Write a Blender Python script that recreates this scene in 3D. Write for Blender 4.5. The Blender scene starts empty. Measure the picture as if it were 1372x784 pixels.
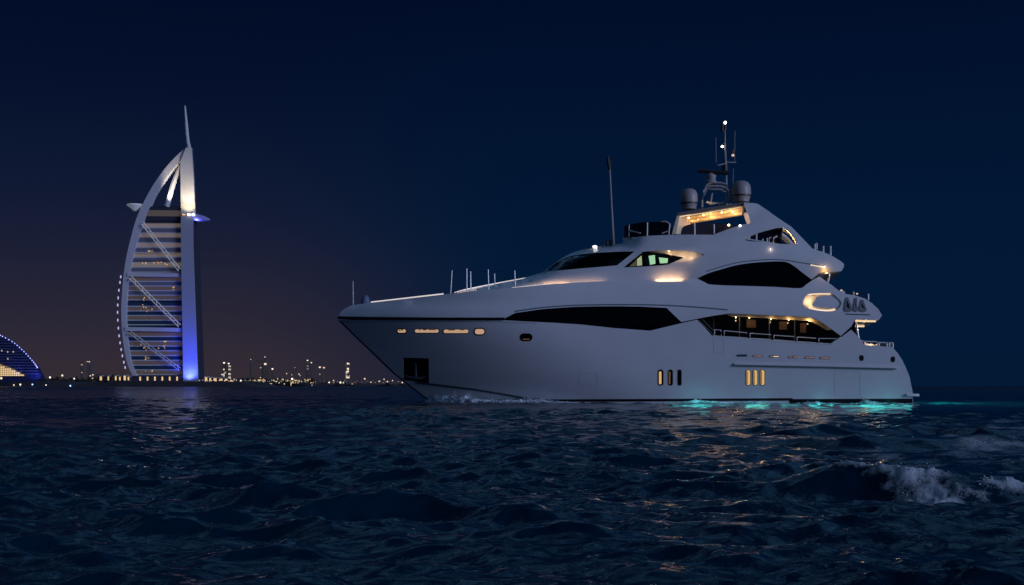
import bpy, math, random, bisect
import numpy as np
from mathutils import Vector, noise
from mathutils.geometry import delaunay_2d_cdt

random.seed(7)
SC = bpy.context.scene
COL = SC.collection
R = math.radians

# ------------------------------------------------------------------ camera
F, CX, HY, CH = 1646.0, 686.0, 517.0, 1.2        # focal length in photo pixels, centre column, horizon row, eye height
cam_d = bpy.data.cameras.new('camera')
cam_d.sensor_width = 36.0
cam_d.sensor_fit = 'HORIZONTAL'
cam_d.lens = 36.0 * F / 1372.0
cam_d.shift_y = (HY - 392.0) / 1372.0
cam_d.clip_start = 0.1
cam_d.clip_end = 60000.0
cam = bpy.data.objects.new('camera', cam_d)
cam.location = (0, 0, CH)
cam.rotation_euler = (R(90), 0, 0)
COL.objects.link(cam)
SC.camera = cam

# ------------------------------------------------------------------ night sky
world = bpy.data.worlds.new('World')
SC.world = world
world.use_nodes = True
wt = world.node_tree
wt.nodes.clear()


def wn(t, **k):
    n = wt.nodes.new(t)
    for a, v in k.items():
        setattr(n, a, v)
    return n


def wmath(op, a, b=None, clamp=False):
    n = wn('ShaderNodeMath', operation=op, use_clamp=clamp)
    for i, v in enumerate((a, b)):
        if v is None:
            continue
        if isinstance(v, (int, float)):
            n.inputs[i].default_value = v
        else:
            wt.links.new(v, n.inputs[i])
    return n.outputs[0]


def wramp(fac, stops):
    n = wn('ShaderNodeValToRGB')
    cr = n.color_ramp
    cr.interpolation = 'B_SPLINE' if len(stops) > 3 else 'LINEAR'
    while len(cr.elements) < len(stops):
        cr.elements.new(0.5)
    for e, (p, c) in zip(cr.elements, stops):
        e.position = p
        e.color = (*c, 1)
    wt.links.new(fac, n.inputs[0])
    return n.outputs[0]


def wmix(fac, a, b, mode='MIX'):
    n = wn('ShaderNodeMix', data_type='RGBA', blend_type=mode)
    if isinstance(fac, (int, float)):
        n.inputs[0].default_value = fac
    else:
        wt.links.new(fac, n.inputs[0])
    for i, v in ((6, a), (7, b)):
        if isinstance(v, tuple):
            n.inputs[i].default_value = (*v, 1)
        else:
            wt.links.new(v, n.inputs[i])
    return n.outputs[2]


tc = wn('ShaderNodeTexCoord')
sep = wn('ShaderNodeSeparateXYZ')
wt.links.new(tc.outputs['Generated'], sep.inputs[0])
sx, sy, sz = sep.outputs
elev = wmath('MAXIMUM', sz, 0.0)
# away from the city the sky is plain deep blue; over the city it carries its violet glow
sea_side = wramp(elev, [(0.0, (0.0009, 0.0092, 0.0330)), (0.05, (0.0007, 0.0112, 0.0390)), (0.16, (0.0006, 0.0090, 0.0350)), (0.32, (0.0005, 0.0033, 0.0200)), (1.0, (0.0004, 0.0016, 0.0120))])
city_side = wramp(elev, [(0.0, (0.0385, 0.0270, 0.0350)), (0.045, (0.0250, 0.0210, 0.0360)), (0.12, (0.0065, 0.0120, 0.0370)), (0.22, (0.0014, 0.0058, 0.0260)), (0.32, (0.0005, 0.0033, 0.0200)), (1.0, (0.0004, 0.0016, 0.0120))])
az = wmath('DIVIDE', sx, wmath('MAXIMUM', sy, 0.05))
azf = wn('ShaderNodeMapRange', interpolation_type='SMOOTHSTEP')
wt.links.new(az, azf.inputs[0])
azf.inputs[1].default_value = 0.02
azf.inputs[2].default_value = -0.24
azf.inputs[3].default_value = 0.0
azf.inputs[4].default_value = 1.0
ahead = wmix(azf.outputs[0], sea_side, city_side)
# the last of the dusk stands behind the photographer
behind = wn('ShaderNodeMapRange', interpolation_type='SMOOTHSTEP')
wt.links.new(sy, behind.inputs[0])
behind.inputs[1].default_value = 0.0
behind.inputs[2].default_value = -0.75
dusk = wramp(elev, [(0.0, (0.020, 0.026, 0.064)), (0.25, (0.016, 0.026, 0.066)), (0.6, (0.005, 0.012, 0.040)), (1.0, (0.0005, 0.0024, 0.014))])
sky = wmix(behind.outputs[0], ahead, dusk)
nz_ = wn('ShaderNodeTexNoise')
nz_.inputs['Scale'].default_value = 7.0
nz_.inputs['Detail'].default_value = 5
mp_ = wn('ShaderNodeMapping')
mp_.inputs['Scale'].default_value = (1.0, 1.0, 1.8)
wt.links.new(tc.outputs['Generated'], mp_.inputs[0])
wt.links.new(mp_.outputs[0], nz_.inputs['Vector'])
cl_ = wn('ShaderNodeMapRange', interpolation_type='SMOOTHSTEP')
wt.links.new(nz_.outputs['Fac'], cl_.inputs[0])
cl_.inputs[1].default_value = 0.46
cl_.inputs[2].default_value = 0.58
hi_ = wn('ShaderNodeMapRange', interpolation_type='SMOOTHSTEP')
wt.links.new(sz, hi_.inputs[0])
hi_.inputs[1].default_value = 0.31
hi_.inputs[2].default_value = 0.52
lo_ = wn('ShaderNodeMapRange', interpolation_type='SMOOTHSTEP')
wt.links.new(sz, lo_.inputs[0])
lo_.inputs[1].default_value = 0.92
lo_.inputs[2].default_value = 0.60
glint_patches = wmath('MULTIPLY', wmath('MULTIPLY', cl_.outputs[0], hi_.outputs[0]), lo_.outputs[0])  # bright patches added to the unseen upper sky for glints on the waves
sky = wmix(glint_patches, sky, (0.068, 0.190, 0.370))
below = wmath('LESS_THAN', sz, -0.002)
sky = wmix(below, sky, (0.0006, 0.003, 0.010))
bg = wn('ShaderNodeBackground')
wt.links.new(sky, bg.inputs[0])
bg.inputs[1].default_value = 1.0
wo = wn('ShaderNodeOutputWorld')
wt.links.new(bg.outputs[0], wo.inputs[0])

# dusk light, soft and low, from behind the photographer's right shoulder
sun_d = bpy.data.lights.new('dusk_light', 'SUN')
sun_d.energy = 1.72
sun_d.angle = R(25)
sun_d.color = (0.49, 0.58, 0.97)
sun = bpy.data.objects.new('dusk_light', sun_d)
sun.rotation_euler = Vector((-0.80, 0.535, -0.22)).to_track_quat('-Z', 'Y').to_euler()
COL.objects.link(sun)

SC.view_settings.view_transform = 'Standard'
SC.view_settings.look = 'None'
SC.view_settings.exposure = 0.0
SC.view_settings.gamma = 1.0
SC.view_settings.use_curve_mapping = False
SC.cycles.use_denoising = True
SC.cycles.sample_clamp_indirect = 4.0
SC.cycles.max_bounces = 6
SC.cycles.caustics_reflective = False
SC.cycles.caustics_refractive = False
SC.cycles.blur_glossy = 0.0


# ------------------------------------------------------------------ helpers
def tag(o, label=None, cat=None, group=None, kind=None):
    for k, v in (('label', label), ('category', cat), ('group', group), ('kind', kind)):
        if v:
            o[k] = v
    return o


def empty(name, loc, rz=0.0):
    o = bpy.data.objects.new(name, None)
    o.location = loc
    o.rotation_euler = (0, 0, rz)
    o.empty_display_size = 0.2
    COL.objects.link(o)
    return o


def mat(name, base, rough=0.5, metal=0.0, emit=None, strength=0.0, spec=0.5, grain=0.0, gscale=3.0, coat=0.0):
    m = bpy.data.materials.new(name)
    m.use_nodes = True
    nt = m.node_tree
    p = nt.nodes['Principled BSDF']
    p.inputs['Base Color'].default_value = (*base, 1)
    p.inputs['Roughness'].default_value = rough
    p.inputs['Metallic'].default_value = metal
    p.inputs['Specular IOR Level'].default_value = spec
    p.inputs['Coat Weight'].default_value = coat
    if emit:
        p.inputs['Emission Color'].default_value = (*emit, 1)
        p.inputs['Emission Strength'].default_value = strength
    if grain:
        t = nt.nodes.new('ShaderNodeTexCoord')
        n = nt.nodes.new('ShaderNodeTexNoise')
        n.inputs['Scale'].default_value = gscale
        n.inputs['Detail'].default_value = 5
        nt.links.new(t.outputs['Object'], n.inputs['Vector'])
        r = nt.nodes.new('ShaderNodeMapRange')
        r.inputs[1].default_value = 0.3
        r.inputs[2].default_value = 0.7
        r.inputs[3].default_value = 1 - grain
        r.inputs[4].default_value = 1.0
        nt.links.new(n.outputs['Fac'], r.inputs[0])
        x = nt.nodes.new('ShaderNodeMix')
        x.data_type = 'RGBA'
        x.blend_type = 'MULTIPLY'
        x.inputs[0].default_value = 1.0
        x.inputs[6].default_value = (*base, 1)
        nt.links.new(r.outputs[0], x.inputs[7])
        nt.links.new(x.outputs[2], p.inputs['Base Color'])
        r2 = nt.nodes.new('ShaderNodeMapRange')
        r2.inputs[3].default_value = rough * 0.8
        r2.inputs[4].default_value = min(1, rough * 1.25)
        nt.links.new(n.outputs['Fac'], r2.inputs[0])
        nt.links.new(r2.outputs[0], p.inputs['Roughness'])
    return m


class MB:
    def __init__(self):
        self.v, self.f = [], []

    def add(self, vs, fs):
        o = len(self.v)
        self.v += [tuple(v) for v in vs]
        self.f += [tuple(i + o for i in f) for f in fs]

    def box(self, c, s, rz=0.0):
        ca, sa = math.cos(rz), math.sin(rz)
        vs = []
        for x in (-.5, .5):
            for y in (-.5, .5):
                for z in (-.5, .5):
                    X, Y = x * s[0], y * s[1]
                    vs.append((c[0] + X * ca - Y * sa, c[1] + X * sa + Y * ca, c[2] + z * s[2]))
        self.add(vs, [(0, 1, 3, 2), (4, 6, 7, 5), (0, 4, 5, 1), (2, 3, 7, 6), (0, 2, 6, 4), (1, 5, 7, 3)])

    def tube(self, pts, r, n=8, cap=True):
        pts = [Vector(p) for p in pts]
        rs = r if isinstance(r, (list, tuple)) else [r] * len(pts)
        rings = []
        for i, p in enumerate(pts):
            d = (pts[min(i + 1, len(pts) - 1)] - pts[max(i - 1, 0)]).normalized()
            a = d.orthogonal().normalized() if abs(d.z) > 0.98 else d.cross(Vector((0, 0, 1))).normalized()
            b = d.cross(a)
            rings.append([p + (a * math.cos(2 * math.pi * k / n) + b * math.sin(2 * math.pi * k / n)) * rs[i] for k in range(n)])
        vs = [v for q in rings for v in q]
        fs = []
        for i in range(len(pts) - 1):
            for k in range(n):
                fs.append((i * n + k, i * n + (k + 1) % n, (i + 1) * n + (k + 1) % n, (i + 1) * n + k))
        if cap:
            fs.append(tuple(range(n))[::-1])
            fs.append(tuple((len(pts) - 1) * n + k for k in range(n)))
        self.add(vs, fs)

    def lathe(self, c, prof, n=24):
        vs, fs = [], []
        for r, z in prof:
            for k in range(n):
                a = 2 * math.pi * k / n
                vs.append((c[0] + r * math.cos(a), c[1] + r * math.sin(a), c[2] + z))
        for i in range(len(prof) - 1):
            for k in range(n):
                fs.append((i * n + k, i * n + (k + 1) % n, (i + 1) * n + (k + 1) % n, (i + 1) * n + k))
        fs.append(tuple(range(n))[::-1])
        fs.append(tuple((len(prof) - 1) * n + k for k in range(n)))
        self.add(vs, fs)

    def build(self, name, m, parent=None, smooth=True, angle=38, recalc=True):
        me = bpy.data.meshes.new(name)
        me.from_pydata(self.v, [], self.f)
        if recalc:
            import bmesh
            bm = bmesh.new()
            bm.from_mesh(me)
            bmesh.ops.remove_doubles(bm, verts=bm.verts, dist=1e-5)
            bmesh.ops.dissolve_degenerate(bm, edges=bm.edges, dist=1e-6)
            bmesh.ops.recalc_face_normals(bm, faces=bm.faces)
            bm.to_mesh(me)
            bm.free()
        me.materials.append(m)
        if smooth and len(me.polygons):
            me.polygons.foreach_set('use_smooth', [True] * len(me.polygons))
            me.set_sharp_from_angle(angle=R(angle))
        o = bpy.data.objects.new(name, me)
        COL.objects.link(o)
        if parent is not None:
            o.parent = parent
        return o


def cr(pts, n=6):
    """Catmull-Rom curve through pts."""
    out = []
    P = [pts[0]] + list(pts) + [pts[-1]]
    for i in range(1, len(P) - 2):
        p0, p1, p2, p3 = P[i - 1], P[i], P[i + 1], P[i + 2]
        for k in range(n):
            t = k / n
            out.append(tuple(0.5 * ((2 * b) + (-a + c) * t + (2 * a - 5 * b + 4 * c - d) * t * t + (-a + 3 * b - 3 * c + d) * t ** 3) for a, b, c, d in zip(p0, p1, p2, p3)))
    out.append(tuple(pts[-1]))
    return out


def lerp_tab(x, xs, ys):
    if x <= xs[0]:
        return ys[0]
    if x >= xs[-1]:
        return ys[-1]
    i = bisect.bisect_right(xs, x) - 1
    u = (x - xs[i]) / (xs[i + 1] - xs[i])
    return ys[i] + (ys[i + 1] - ys[i]) * u


def pchip(x, xs, ys):
    n = len(xs)
    if x <= xs[0]:
        return ys[0]
    if x >= xs[-1]:
        return ys[-1]
    i = bisect.bisect_right(xs, x) - 1

    def slope(k):
        if k == 0:
            return (ys[1] - ys[0]) / (xs[1] - xs[0])
        if k == n - 1:
            return (ys[-1] - ys[-2]) / (xs[-1] - xs[-2])
        d0 = (ys[k] - ys[k - 1]) / (xs[k] - xs[k - 1])
        d1 = (ys[k + 1] - ys[k]) / (xs[k + 1] - xs[k])
        return 0.0 if d0 * d1 <= 0 else 2 * d0 * d1 / (d0 + d1)
    h = xs[i + 1] - xs[i]
    t = (x - xs[i]) / h
    m0, m1 = slope(i) * h, slope(i + 1) * h
    return ys[i] * (2 * t ** 3 - 3 * t * t + 1) + m0 * (t ** 3 - 2 * t * t + t) + ys[i + 1] * (-2 * t ** 3 + 3 * t * t) + m1 * (t ** 3 - t * t)


def sstep(a, b, x):
    t = max(0.0, min(1.0, (x - a) / (b - a)))
    return t * t * (3 - 2 * t)


def inside(p, poly):
    x, y = p
    c = False
    j = len(poly) - 1
    for i in range(len(poly)):
        xi, yi = poly[i]
        xj, yj = poly[j]
        if (yi > y) != (yj > y) and x < (xj - xi) * (y - yi) / (yj - yi) + xi:
            c = not c
        j = i
    return c


def dens(poly, step):
    out = []
    for i in range(len(poly)):
        a, b = poly[i], poly[(i + 1) % len(poly)]
        n = max(1, int(math.ceil(math.hypot(b[0] - a[0], b[1] - a[1]) / step)))
        for k in range(n):
            out.append((a[0] + (b[0] - a[0]) * k / n, a[1] + (b[1] - a[1]) * k / n))
    return out


def tri2d(outline, holes=(), step=8.0):
    loops = [dens(outline, step)] + [dens(h, step * 0.6) for h in holes]
    vs, es = [], []
    for lp in loops:
        o = len(vs)
        vs += [Vector(p) for p in lp]
        es += [(o + i, o + (i + 1) % len(lp)) for i in range(len(lp))]
    x0 = min(p[0] for p in loops[0]); x1 = max(p[0] for p in loops[0])
    y0 = min(p[1] for p in loops[0]); y1 = max(p[1] for p in loops[0])
    bpts = np.array([p for lp in loops for p in lp])
    sy_ = step * 0.62
    y = y0 + sy_ * 0.5
    r = 0
    while y < y1:
        x = x0 + step * (0.5 if r % 2 else 0.1)
        while x < x1:
            if inside((x, y), loops[0]) and not any(inside((x, y), h) for h in loops[1:]):
                if np.min((bpts[:, 0] - x) ** 2 + (bpts[:, 1] - y) ** 2) > (step * 0.42) ** 2:
                    vs.append(Vector((x, y)))
            x += step
        y += sy_
        r += 1
    ov, oe, of, *_ = delaunay_2d_cdt(vs, es, [], 0, 1e-4)
    tris = []
    for f in of:
        cx_ = sum(ov[i][0] for i in f) / len(f)
        cy_ = sum(ov[i][1] for i in f) / len(f)
        if inside((cx_, cy_), loops[0]) and not any(inside((cx_, cy_), h) for h in loops[1:]):
            tris.append(tuple(f))
    return [(v[0], v[1]) for v in ov], tris


# ------------------------------------------------------------------ materials
M = {
    'gelcoat': mat('white_gelcoat', (0.72, 0.72, 0.73), 0.30, spec=0.4, grain=0.05, gscale=0.7, coat=0.25),
    'seam': mat('hull_seam', (0.50, 0.50, 0.52), 0.5),
    'groove_grey': mat('grey_groove', (0.05, 0.07, 0.08), 0.5),  # dark grey for rims, slots, rails and frames
    'rub': mat('grey_rubbing_strake', (0.11, 0.17, 0.18), 0.45),
    'black': mat('black_paint', (0.006, 0.007, 0.009), 0.45, spec=0.3),
    'glass': mat('black_tinted_glass', (0.0015, 0.0018, 0.0025), 0.06, spec=0.22),
    'smoke': mat('smoked_navy_glass', (0.004, 0.008, 0.02), 0.15, spec=0.3),
    'chrome': mat('polished_steel', (0.75, 0.74, 0.72), 0.22, 1.0),
    'rail_white': mat('satin_rail_metal', (0.75, 0.73, 0.70), 0.45, 0.3),
    'teak': mat('teak_deck', (0.22, 0.13, 0.07), 0.6, grain=0.3, gscale=6),
    'cream': mat('cream_headlining', (0.80, 0.66, 0.42), 0.6),
    'dome': mat('satellite_dome_white', (0.31, 0.28, 0.27), 0.45, grain=0.05),
    'dark_metal': mat('dark_mast_metal', (0.015, 0.015, 0.02), 0.5),
    'seat': mat('navy_upholstery', (0.010, 0.014, 0.03), 0.8),
    'cushion': mat('cream_cushion', (0.7, 0.6, 0.48), 0.8),
    'wood_inside': mat('lit_cabin_wood', (0.06, 0.028, 0.010), 0.6, emit=(1.0, 0.55, 0.22), strength=0.006),
    'port_lit': mat('lit_porthole_glass', (0.3, 0.2, 0.1), 0.3, emit=(1.0, 0.62, 0.40), strength=0.48),
    'port_warm': mat('warm_porthole_glass', (0.3, 0.2, 0.1), 0.3, emit=(1.0, 0.60, 0.20), strength=0.62),
    'port_dim': mat('dim_porthole_glass', (0.05, 0.04, 0.03), 0.2, emit=(1.0, 0.5, 0.2), strength=0.10),
    'slot_dim': mat('dim_slot_light', (0.2, 0.15, 0.12), 0.4, emit=(1.0, 0.62, 0.48), strength=0.20),
    'slot_lit': mat('lit_slot_light', (0.2, 0.15, 0.12), 0.4, emit=(1.0, 0.75, 0.55), strength=0.65),
    'green_pane': mat('green_lit_pane', (0.2, 0.3, 0.2), 0.2, emit=(0.52, 0.95, 0.52), strength=0.58),
    'olive_pane': mat('pale_olive_lit_pane', (0.2, 0.2, 0.12), 0.2, emit=(0.72, 0.80, 0.42), strength=0.42),
    'dim_pane': mat('dim_olive_pane', (0.1, 0.1, 0.06), 0.2, emit=(0.6, 0.5, 0.25), strength=0.09),
    'lamp_warm': mat('warm_lamp_glass', (1, .9, .7), 0.4, emit=(1.0, 0.72, 0.36), strength=9.0),
    'lamp_white': mat('white_lamp_glass', (1, 1, 1), 0.4, emit=(1.0, 0.96, 0.86), strength=8.0),
    'glow_white': mat('white_glow_strip', (1, 1, 1), 0.4, emit=(1.0, 0.86, 0.78), strength=0.66),
    'led_warm': mat('warm_led_strip', (1, 1, 1), 0.4, emit=(1.0, 0.70, 0.38), strength=0.85),
    'lamp_teal': mat('teal_underwater_lamp', (0.5, 1, 1), 0.3, emit=(0.10, 0.95, 0.85), strength=3.0),
}

# ------------------------------------------------------------------ the sea
CREST = []


def build_sea():
    th_in = np.linspace(-R(29), R(29), 900)
    th_out = np.linspace(R(29), R(80), 60)[1:]
    th = np.concatenate([-th_out[::-1], th_in, th_out])
    r = np.concatenate([np.exp(np.linspace(math.log(5.0), math.log(300.0), 1050)), np.exp(np.linspace(math.log(300.0), math.log(30000.0), 150))[1:]])
    oy = -4.0
    TH, RR = np.meshgrid(th, r)
    X0 = RR * np.sin(TH)
    Y0 = RR * np.cos(TH) + oy
    nr, nt_ = X0.shape
    X = X0.copy(); Y = Y0.copy(); Z = np.zeros_like(X0)
    rng = np.random.default_rng(12)
    dr = np.gradient(r)[:, None]
    SX = np.zeros_like(Z)
    N = 84
    lam = np.exp(np.linspace(math.log(0.17), math.log(7.0), N)) * rng.uniform(0.95, 1.05, N)
    # groups of larger and smaller waves so the sea never looks even
    gust = 0.75 + 0.35 * np.sin(X0 * 0.11 + 0.07 * Y0 + 1.0) * np.sin(Y0 * 0.09 - 0.05 * X0) + 0.15 * np.sin(X0 * 0.31 - Y0 * 0.23)
    for i in range(N):
        L = lam[i]
        k = 2 * math.pi / L
        spread = 0.40 if L > 2 else 0.55
        a_dir = rng.normal(-0.12, spread)
        dx, dy = math.sin(a_dir), -math.cos(a_dir)
        amp = 0.0056 * L * rng.uniform(0.6, 1.35) * (1.0 if L < 1.35 else (1.35 / L) ** 1.15)
        if L < 2.0:
            amp *= 1.70
        if L < 0.40:
            amp *= 1.05
        ph = k * (dx * X0 + dy * Y0) + rng.uniform(0, 6.283)
        fade = np.clip((L / np.maximum(dr * 2.6, 1e-6)) - 0.6, 0, 1)
        A = amp * fade * (gust if L < 3 else 1.0)
        s, c = np.sin(ph), np.cos(ph)
        Z += A * c
        X -= 0.95 * A * dx * s
        Y -= 0.95 * A * dy * s

    # the wake thrown back by the yacht: two rolling ridges and one breaking crest on the right
    def ridge(cx, cy, ux, uy, half, width, h, wob=0.3, seed=0.0, front=0.6, dip=0.45):
        u = (X0 - cx) * ux + (Y0 - cy) * uy
        v = -(X0 - cx) * uy + (Y0 - cy) * ux + wob * np.sin(u * 1.1 + seed) + 0.4 * wob * np.sin(u * 2.7 + seed * 2)
        e = np.exp(-(u / half) ** 2)
        prof = np.where(v < 0, np.exp(-(v / (width * front)) ** 2), np.exp(-(v / (width * 1.3)) ** 2)) - dip * np.exp(-((v + width * 1.25) / (width * 0.8)) ** 2)
        return e * prof * h, u, v, e

    foam = np.zeros_like(Z)

    def fbm(x, y, o=4):
        t = np.zeros_like(x)
        a = 1.0
        rg = np.random.default_rng(5)
        for q in range(o):
            for _ in range(4):
                an = rg.uniform(0, 6.28)
                t += a * np.sin((math.cos(an) * x + math.sin(an) * y) * 1.7 ** q * 2.0 + rg.uniform(0, 6.28) + 1.2 * np.sin((math.sin(an) * x - math.cos(an) * y) * 1.7 ** q * 1.3))
            a *= 0.62
        return t / 4.0
    # breaking crest
    h, u, v, e = ridge(4.36, 13.7, 0.95, -0.31, 1.45, 0.42, 0.19, 0.20, 0.6, 1.15, 0.12)
    Z += h
    ids = np.flatnonzero(((np.abs(u) < 3.8) & (np.abs(v) < 1.5)).ravel())
    uf, vf, zf = u.ravel(), v.ravel(), Z.ravel()
    xf, yf = X0.ravel(), Y0.ravel()
    ff = foam.ravel()
    crest = np.zeros(ff.shape)
    for k in ids:
        P = Vector((xf[k], yf[k], zf[k] * 2.0))
        q1 = noise.fractal(P * 1.9, 0.9, 2.1, 4)
        q2 = noise.fractal(P * 7.0, 0.8, 2.1, 4)
        rd = 1.0 - abs(noise.fractal(P * 5.0 + Vector((3, 1, 7)), 0.9, 2.0, 3)) * 1.9
        uu, vv = uf[k], vf[k] + 0.30 * q1
        wd = 0.10 + 0.26 * min(1.0, max(0.0, uu + 1.0))
        m1 = math.exp(-((uu + 0.35) / 1.10) ** 2 - (vv / (wd if vv < 0 else 0.26)) ** 2)
        m2 = math.exp(-((uu - 0.30) / 0.36) ** 2 - ((vv + 0.50) / 0.34) ** 2)
        m3 = 0.62 * math.exp(-((uu - 1.5) / 1.5) ** 2 - ((vv - 0.1) / 0.55) ** 2)
        b = max(m1, m2, m3)
        f_ = max(0.0, min(1.0, b * (0.85 + 0.45 * q1 + 0.40 * q2 + 0.35 * rd) - 0.11))
        ff[k] = max(ff[k], f_)
        crest[k] = f_
        zf[k] += f_ * (0.045 * q1 + 0.030 * q2 + 0.02)
    Z = zf.reshape(Z.shape)
    # lace of old foam in the wake on the right
    w = np.clip((X0 / np.maximum(Y0, 1) - 0.20) / 0.10, 0, 1) * np.exp(-((Y0 - 27) / 13.0) ** 2)
    for k in np.flatnonzero((w > 0.08).ravel() & (yf < 46)):
        P = Vector((xf[k] * 0.55, yf[k] * 0.9, 0.3))
        q1 = noise.fractal(P * 0.45, 0.9, 2.1, 3)
        rd = 1.0 - abs(noise.fractal(P * 1.5, 0.9, 2.0, 3)) * 2.2
        ff[k] = max(ff[k], min(0.5, max(0.0, w.ravel()[k] * (0.42 * rd + 0.9 * q1 - 0.06))))
    foam = ff.reshape(Z.shape)
    # broad dark rollers
    for args in ((7.6, 24.5, 0.97, -0.25, 4.0, 0.7, 0.20, 0.5, 2.0), (9.5, 31.0, 0.98, -0.18, 5.5, 0.9, 0.18, 0.6, 4.0), (1.2, 9.9, 0.98, 0.16, 1.3, 0.38, 0.10, 0.12, 1.0), (-0.9, 12.2, 0.99, 0.1, 1.6, 0.40, 0.11, 0.12, 3.0), (3.3, 13.4, 0.99, -0.06, 1.5, 0.45, 0.10, 0.2, 5.0)):
        h, u, v, e = ridge(*args)
        Z += h
    sel = np.flatnonzero(rng.random(crest.size) < np.clip(crest - 0.15, 0, 1) * 0.55)
    rr_ = rng.random((len(sel), 6))
    lift = 0.01 + 0.20 * rr_[:, 0] ** 5 * (0.4 + crest[sel])
    pts_c = np.stack([X.ravel()[sel] + (rr_[:, 1] - .5) * 0.06, Y.ravel()[sel] + (rr_[:, 2] - .5) * 0.10, Z.ravel()[sel] + lift * rr_[:, 3]], -1)
    rad = 0.0025 + 0.0095 * rr_[:, 4] ** 3
    CREST.extend((tuple(p_), float(r_)) for p_, r_ in zip(pts_c, rad))
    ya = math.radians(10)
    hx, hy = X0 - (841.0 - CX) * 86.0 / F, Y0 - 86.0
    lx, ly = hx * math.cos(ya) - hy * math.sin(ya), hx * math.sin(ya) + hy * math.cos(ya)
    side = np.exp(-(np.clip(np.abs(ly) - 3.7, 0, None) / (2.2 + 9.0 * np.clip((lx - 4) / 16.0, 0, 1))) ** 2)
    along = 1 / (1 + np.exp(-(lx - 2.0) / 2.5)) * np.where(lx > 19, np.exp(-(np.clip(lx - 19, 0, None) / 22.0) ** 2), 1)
    aer_glow = np.clip(side * along * (0.75 + 0.35 * fbm(X0 * 0.5, Y0 * 0.5, 4)), 0, 1)  # bubbly wake zone, its turquoise put in to imitate the teal glow
    # calmer water right where the hull slides through
    co = np.stack([X, Y, Z], -1).reshape(-1, 3).astype(np.float32)
    idx = np.arange(nr * nt_).reshape(nr, nt_)
    q = np.stack([idx[:-1, :-1], idx[:-1, 1:], idx[1:, 1:], idx[1:, :-1]], -1).reshape(-1, 4).astype(np.int32)
    me = bpy.data.meshes.new('sea')
    me.vertices.add(len(co))
    me.vertices.foreach_set('co', co.ravel())
    me.loops.add(q.size)
    me.loops.foreach_set('vertex_index', q.ravel())
    me.polygons.add(len(q))
    me.polygons.foreach_set('loop_start', np.arange(0, q.size, 4, dtype=np.int32))
    me.polygons.foreach_set('loop_total', np.full(len(q), 4, dtype=np.int32))
    me.polygons.foreach_set('use_smooth', np.ones(len(q), dtype=bool))
    at_ = me.attributes.new('aerated_glow', 'FLOAT', 'POINT')
    at_.data.foreach_set('value', aer_glow.ravel().astype(np.float32))
    at_ = me.attributes.new('foam', 'FLOAT', 'POINT')
    at_.data.foreach_set('value', foam.ravel().astype(np.float32))
    me.update()
    m = bpy.data.materials.new('night_sea_water')
    m.use_nodes = True
    nt = m.node_tree
    p = nt.nodes['Principled BSDF']
    out = nt.nodes['Material Output']
    p.inputs['Base Color'].default_value = (0.001, 0.017, 0.036, 1)
    p.inputs['Roughness'].default_value = 0.07
    p.inputs['IOR'].default_value = 1.33
    geo = nt.nodes.new('ShaderNodeNewGeometry')
    n1 = nt.nodes.new('ShaderNodeTexNoise')
    n1.inputs['Scale'].default_value = 9.0
    n1.inputs['Detail'].default_value = 5
    n1.inputs['Distortion'].default_value = 0.6
    nt.links.new(geo.outputs['Position'], n1.inputs['Vector'])
    bp = nt.nodes.new('ShaderNodeBump')
    bp.inputs['Strength'].default_value = 0.34
    bp.inputs['Distance'].default_value = 0.035
    nt.links.new(n1.outputs['Fac'], bp.inputs['Height'])
    nt.links.new(bp.outputs[0], p.inputs['Normal'])
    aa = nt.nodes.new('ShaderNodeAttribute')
    aa.attribute_name = 'aerated_glow'
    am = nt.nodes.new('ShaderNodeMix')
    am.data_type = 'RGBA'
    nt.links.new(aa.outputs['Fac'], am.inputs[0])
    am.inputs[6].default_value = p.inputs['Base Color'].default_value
    am.inputs[7].default_value = (0.03, 0.20, 0.22, 1)  # turquoise wake water, coloured to carry the underwater glow
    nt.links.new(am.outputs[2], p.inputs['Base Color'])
    sp_ = nt.nodes.new('ShaderNodeSeparateXYZ')
    nt.links.new(geo.outputs['Position'], sp_.inputs[0])
    rg_ = nt.nodes.new('ShaderNodeMapRange')
    nt.links.new(sp_.outputs[1], rg_.inputs[0])
    for q_, v_ in enumerate((20.0, 420.0, 0.045, 0.27)):
        rg_.inputs[q_ + 1].default_value = v_
    nt.links.new(rg_.outputs[0], p.inputs['Roughness'])
    # foam
    fa = nt.nodes.new('ShaderNodeAttribute')
    fa.attribute_name = 'foam'
    n2 = nt.nodes.new('ShaderNodeTexNoise')
    n2.inputs['Scale'].default_value = 22.0
    n2.inputs['Detail'].default_value = 7
    n2.inputs['Roughness'].default_value = 0.65
    n2.inputs['Distortion'].default_value = 0.8
    nt.links.new(geo.outputs['Position'], n2.inputs['Vector'])
    ad = nt.nodes.new('ShaderNodeMath')
    ad.operation = 'ADD'
    nt.links.new(fa.outputs['Fac'], ad.inputs[0])
    nt.links.new(n2.outputs['Fac'], ad.inputs[1])
    mr = nt.nodes.new('ShaderNodeMapRange')
    mr.inputs[1].default_value = 0.74
    mr.inputs[2].default_value = 1.30
    nt.links.new(ad.outputs[0], mr.inputs[0])
    gt = nt.nodes.new('ShaderNodeMath')
    gt.operation = 'GREATER_THAN'
    gt.inputs[1].default_value = 0.02
    nt.links.new(fa.outputs['Fac'], gt.inputs[0])
    mu = nt.nodes.new('ShaderNodeMath')
    mu.operation = 'MULTIPLY'
    nt.links.new(mr.outputs[0], mu.inputs[0])
    nt.links.new(gt.outputs[0], mu.inputs[1])
    fb = nt.nodes.new('ShaderNodeBsdfDiffuse')
    fb.inputs[0].default_value = (0.40, 0.46, 0.50, 1)
    nt.links.new(bp.outputs[0], fb.inputs['Normal'])
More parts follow.
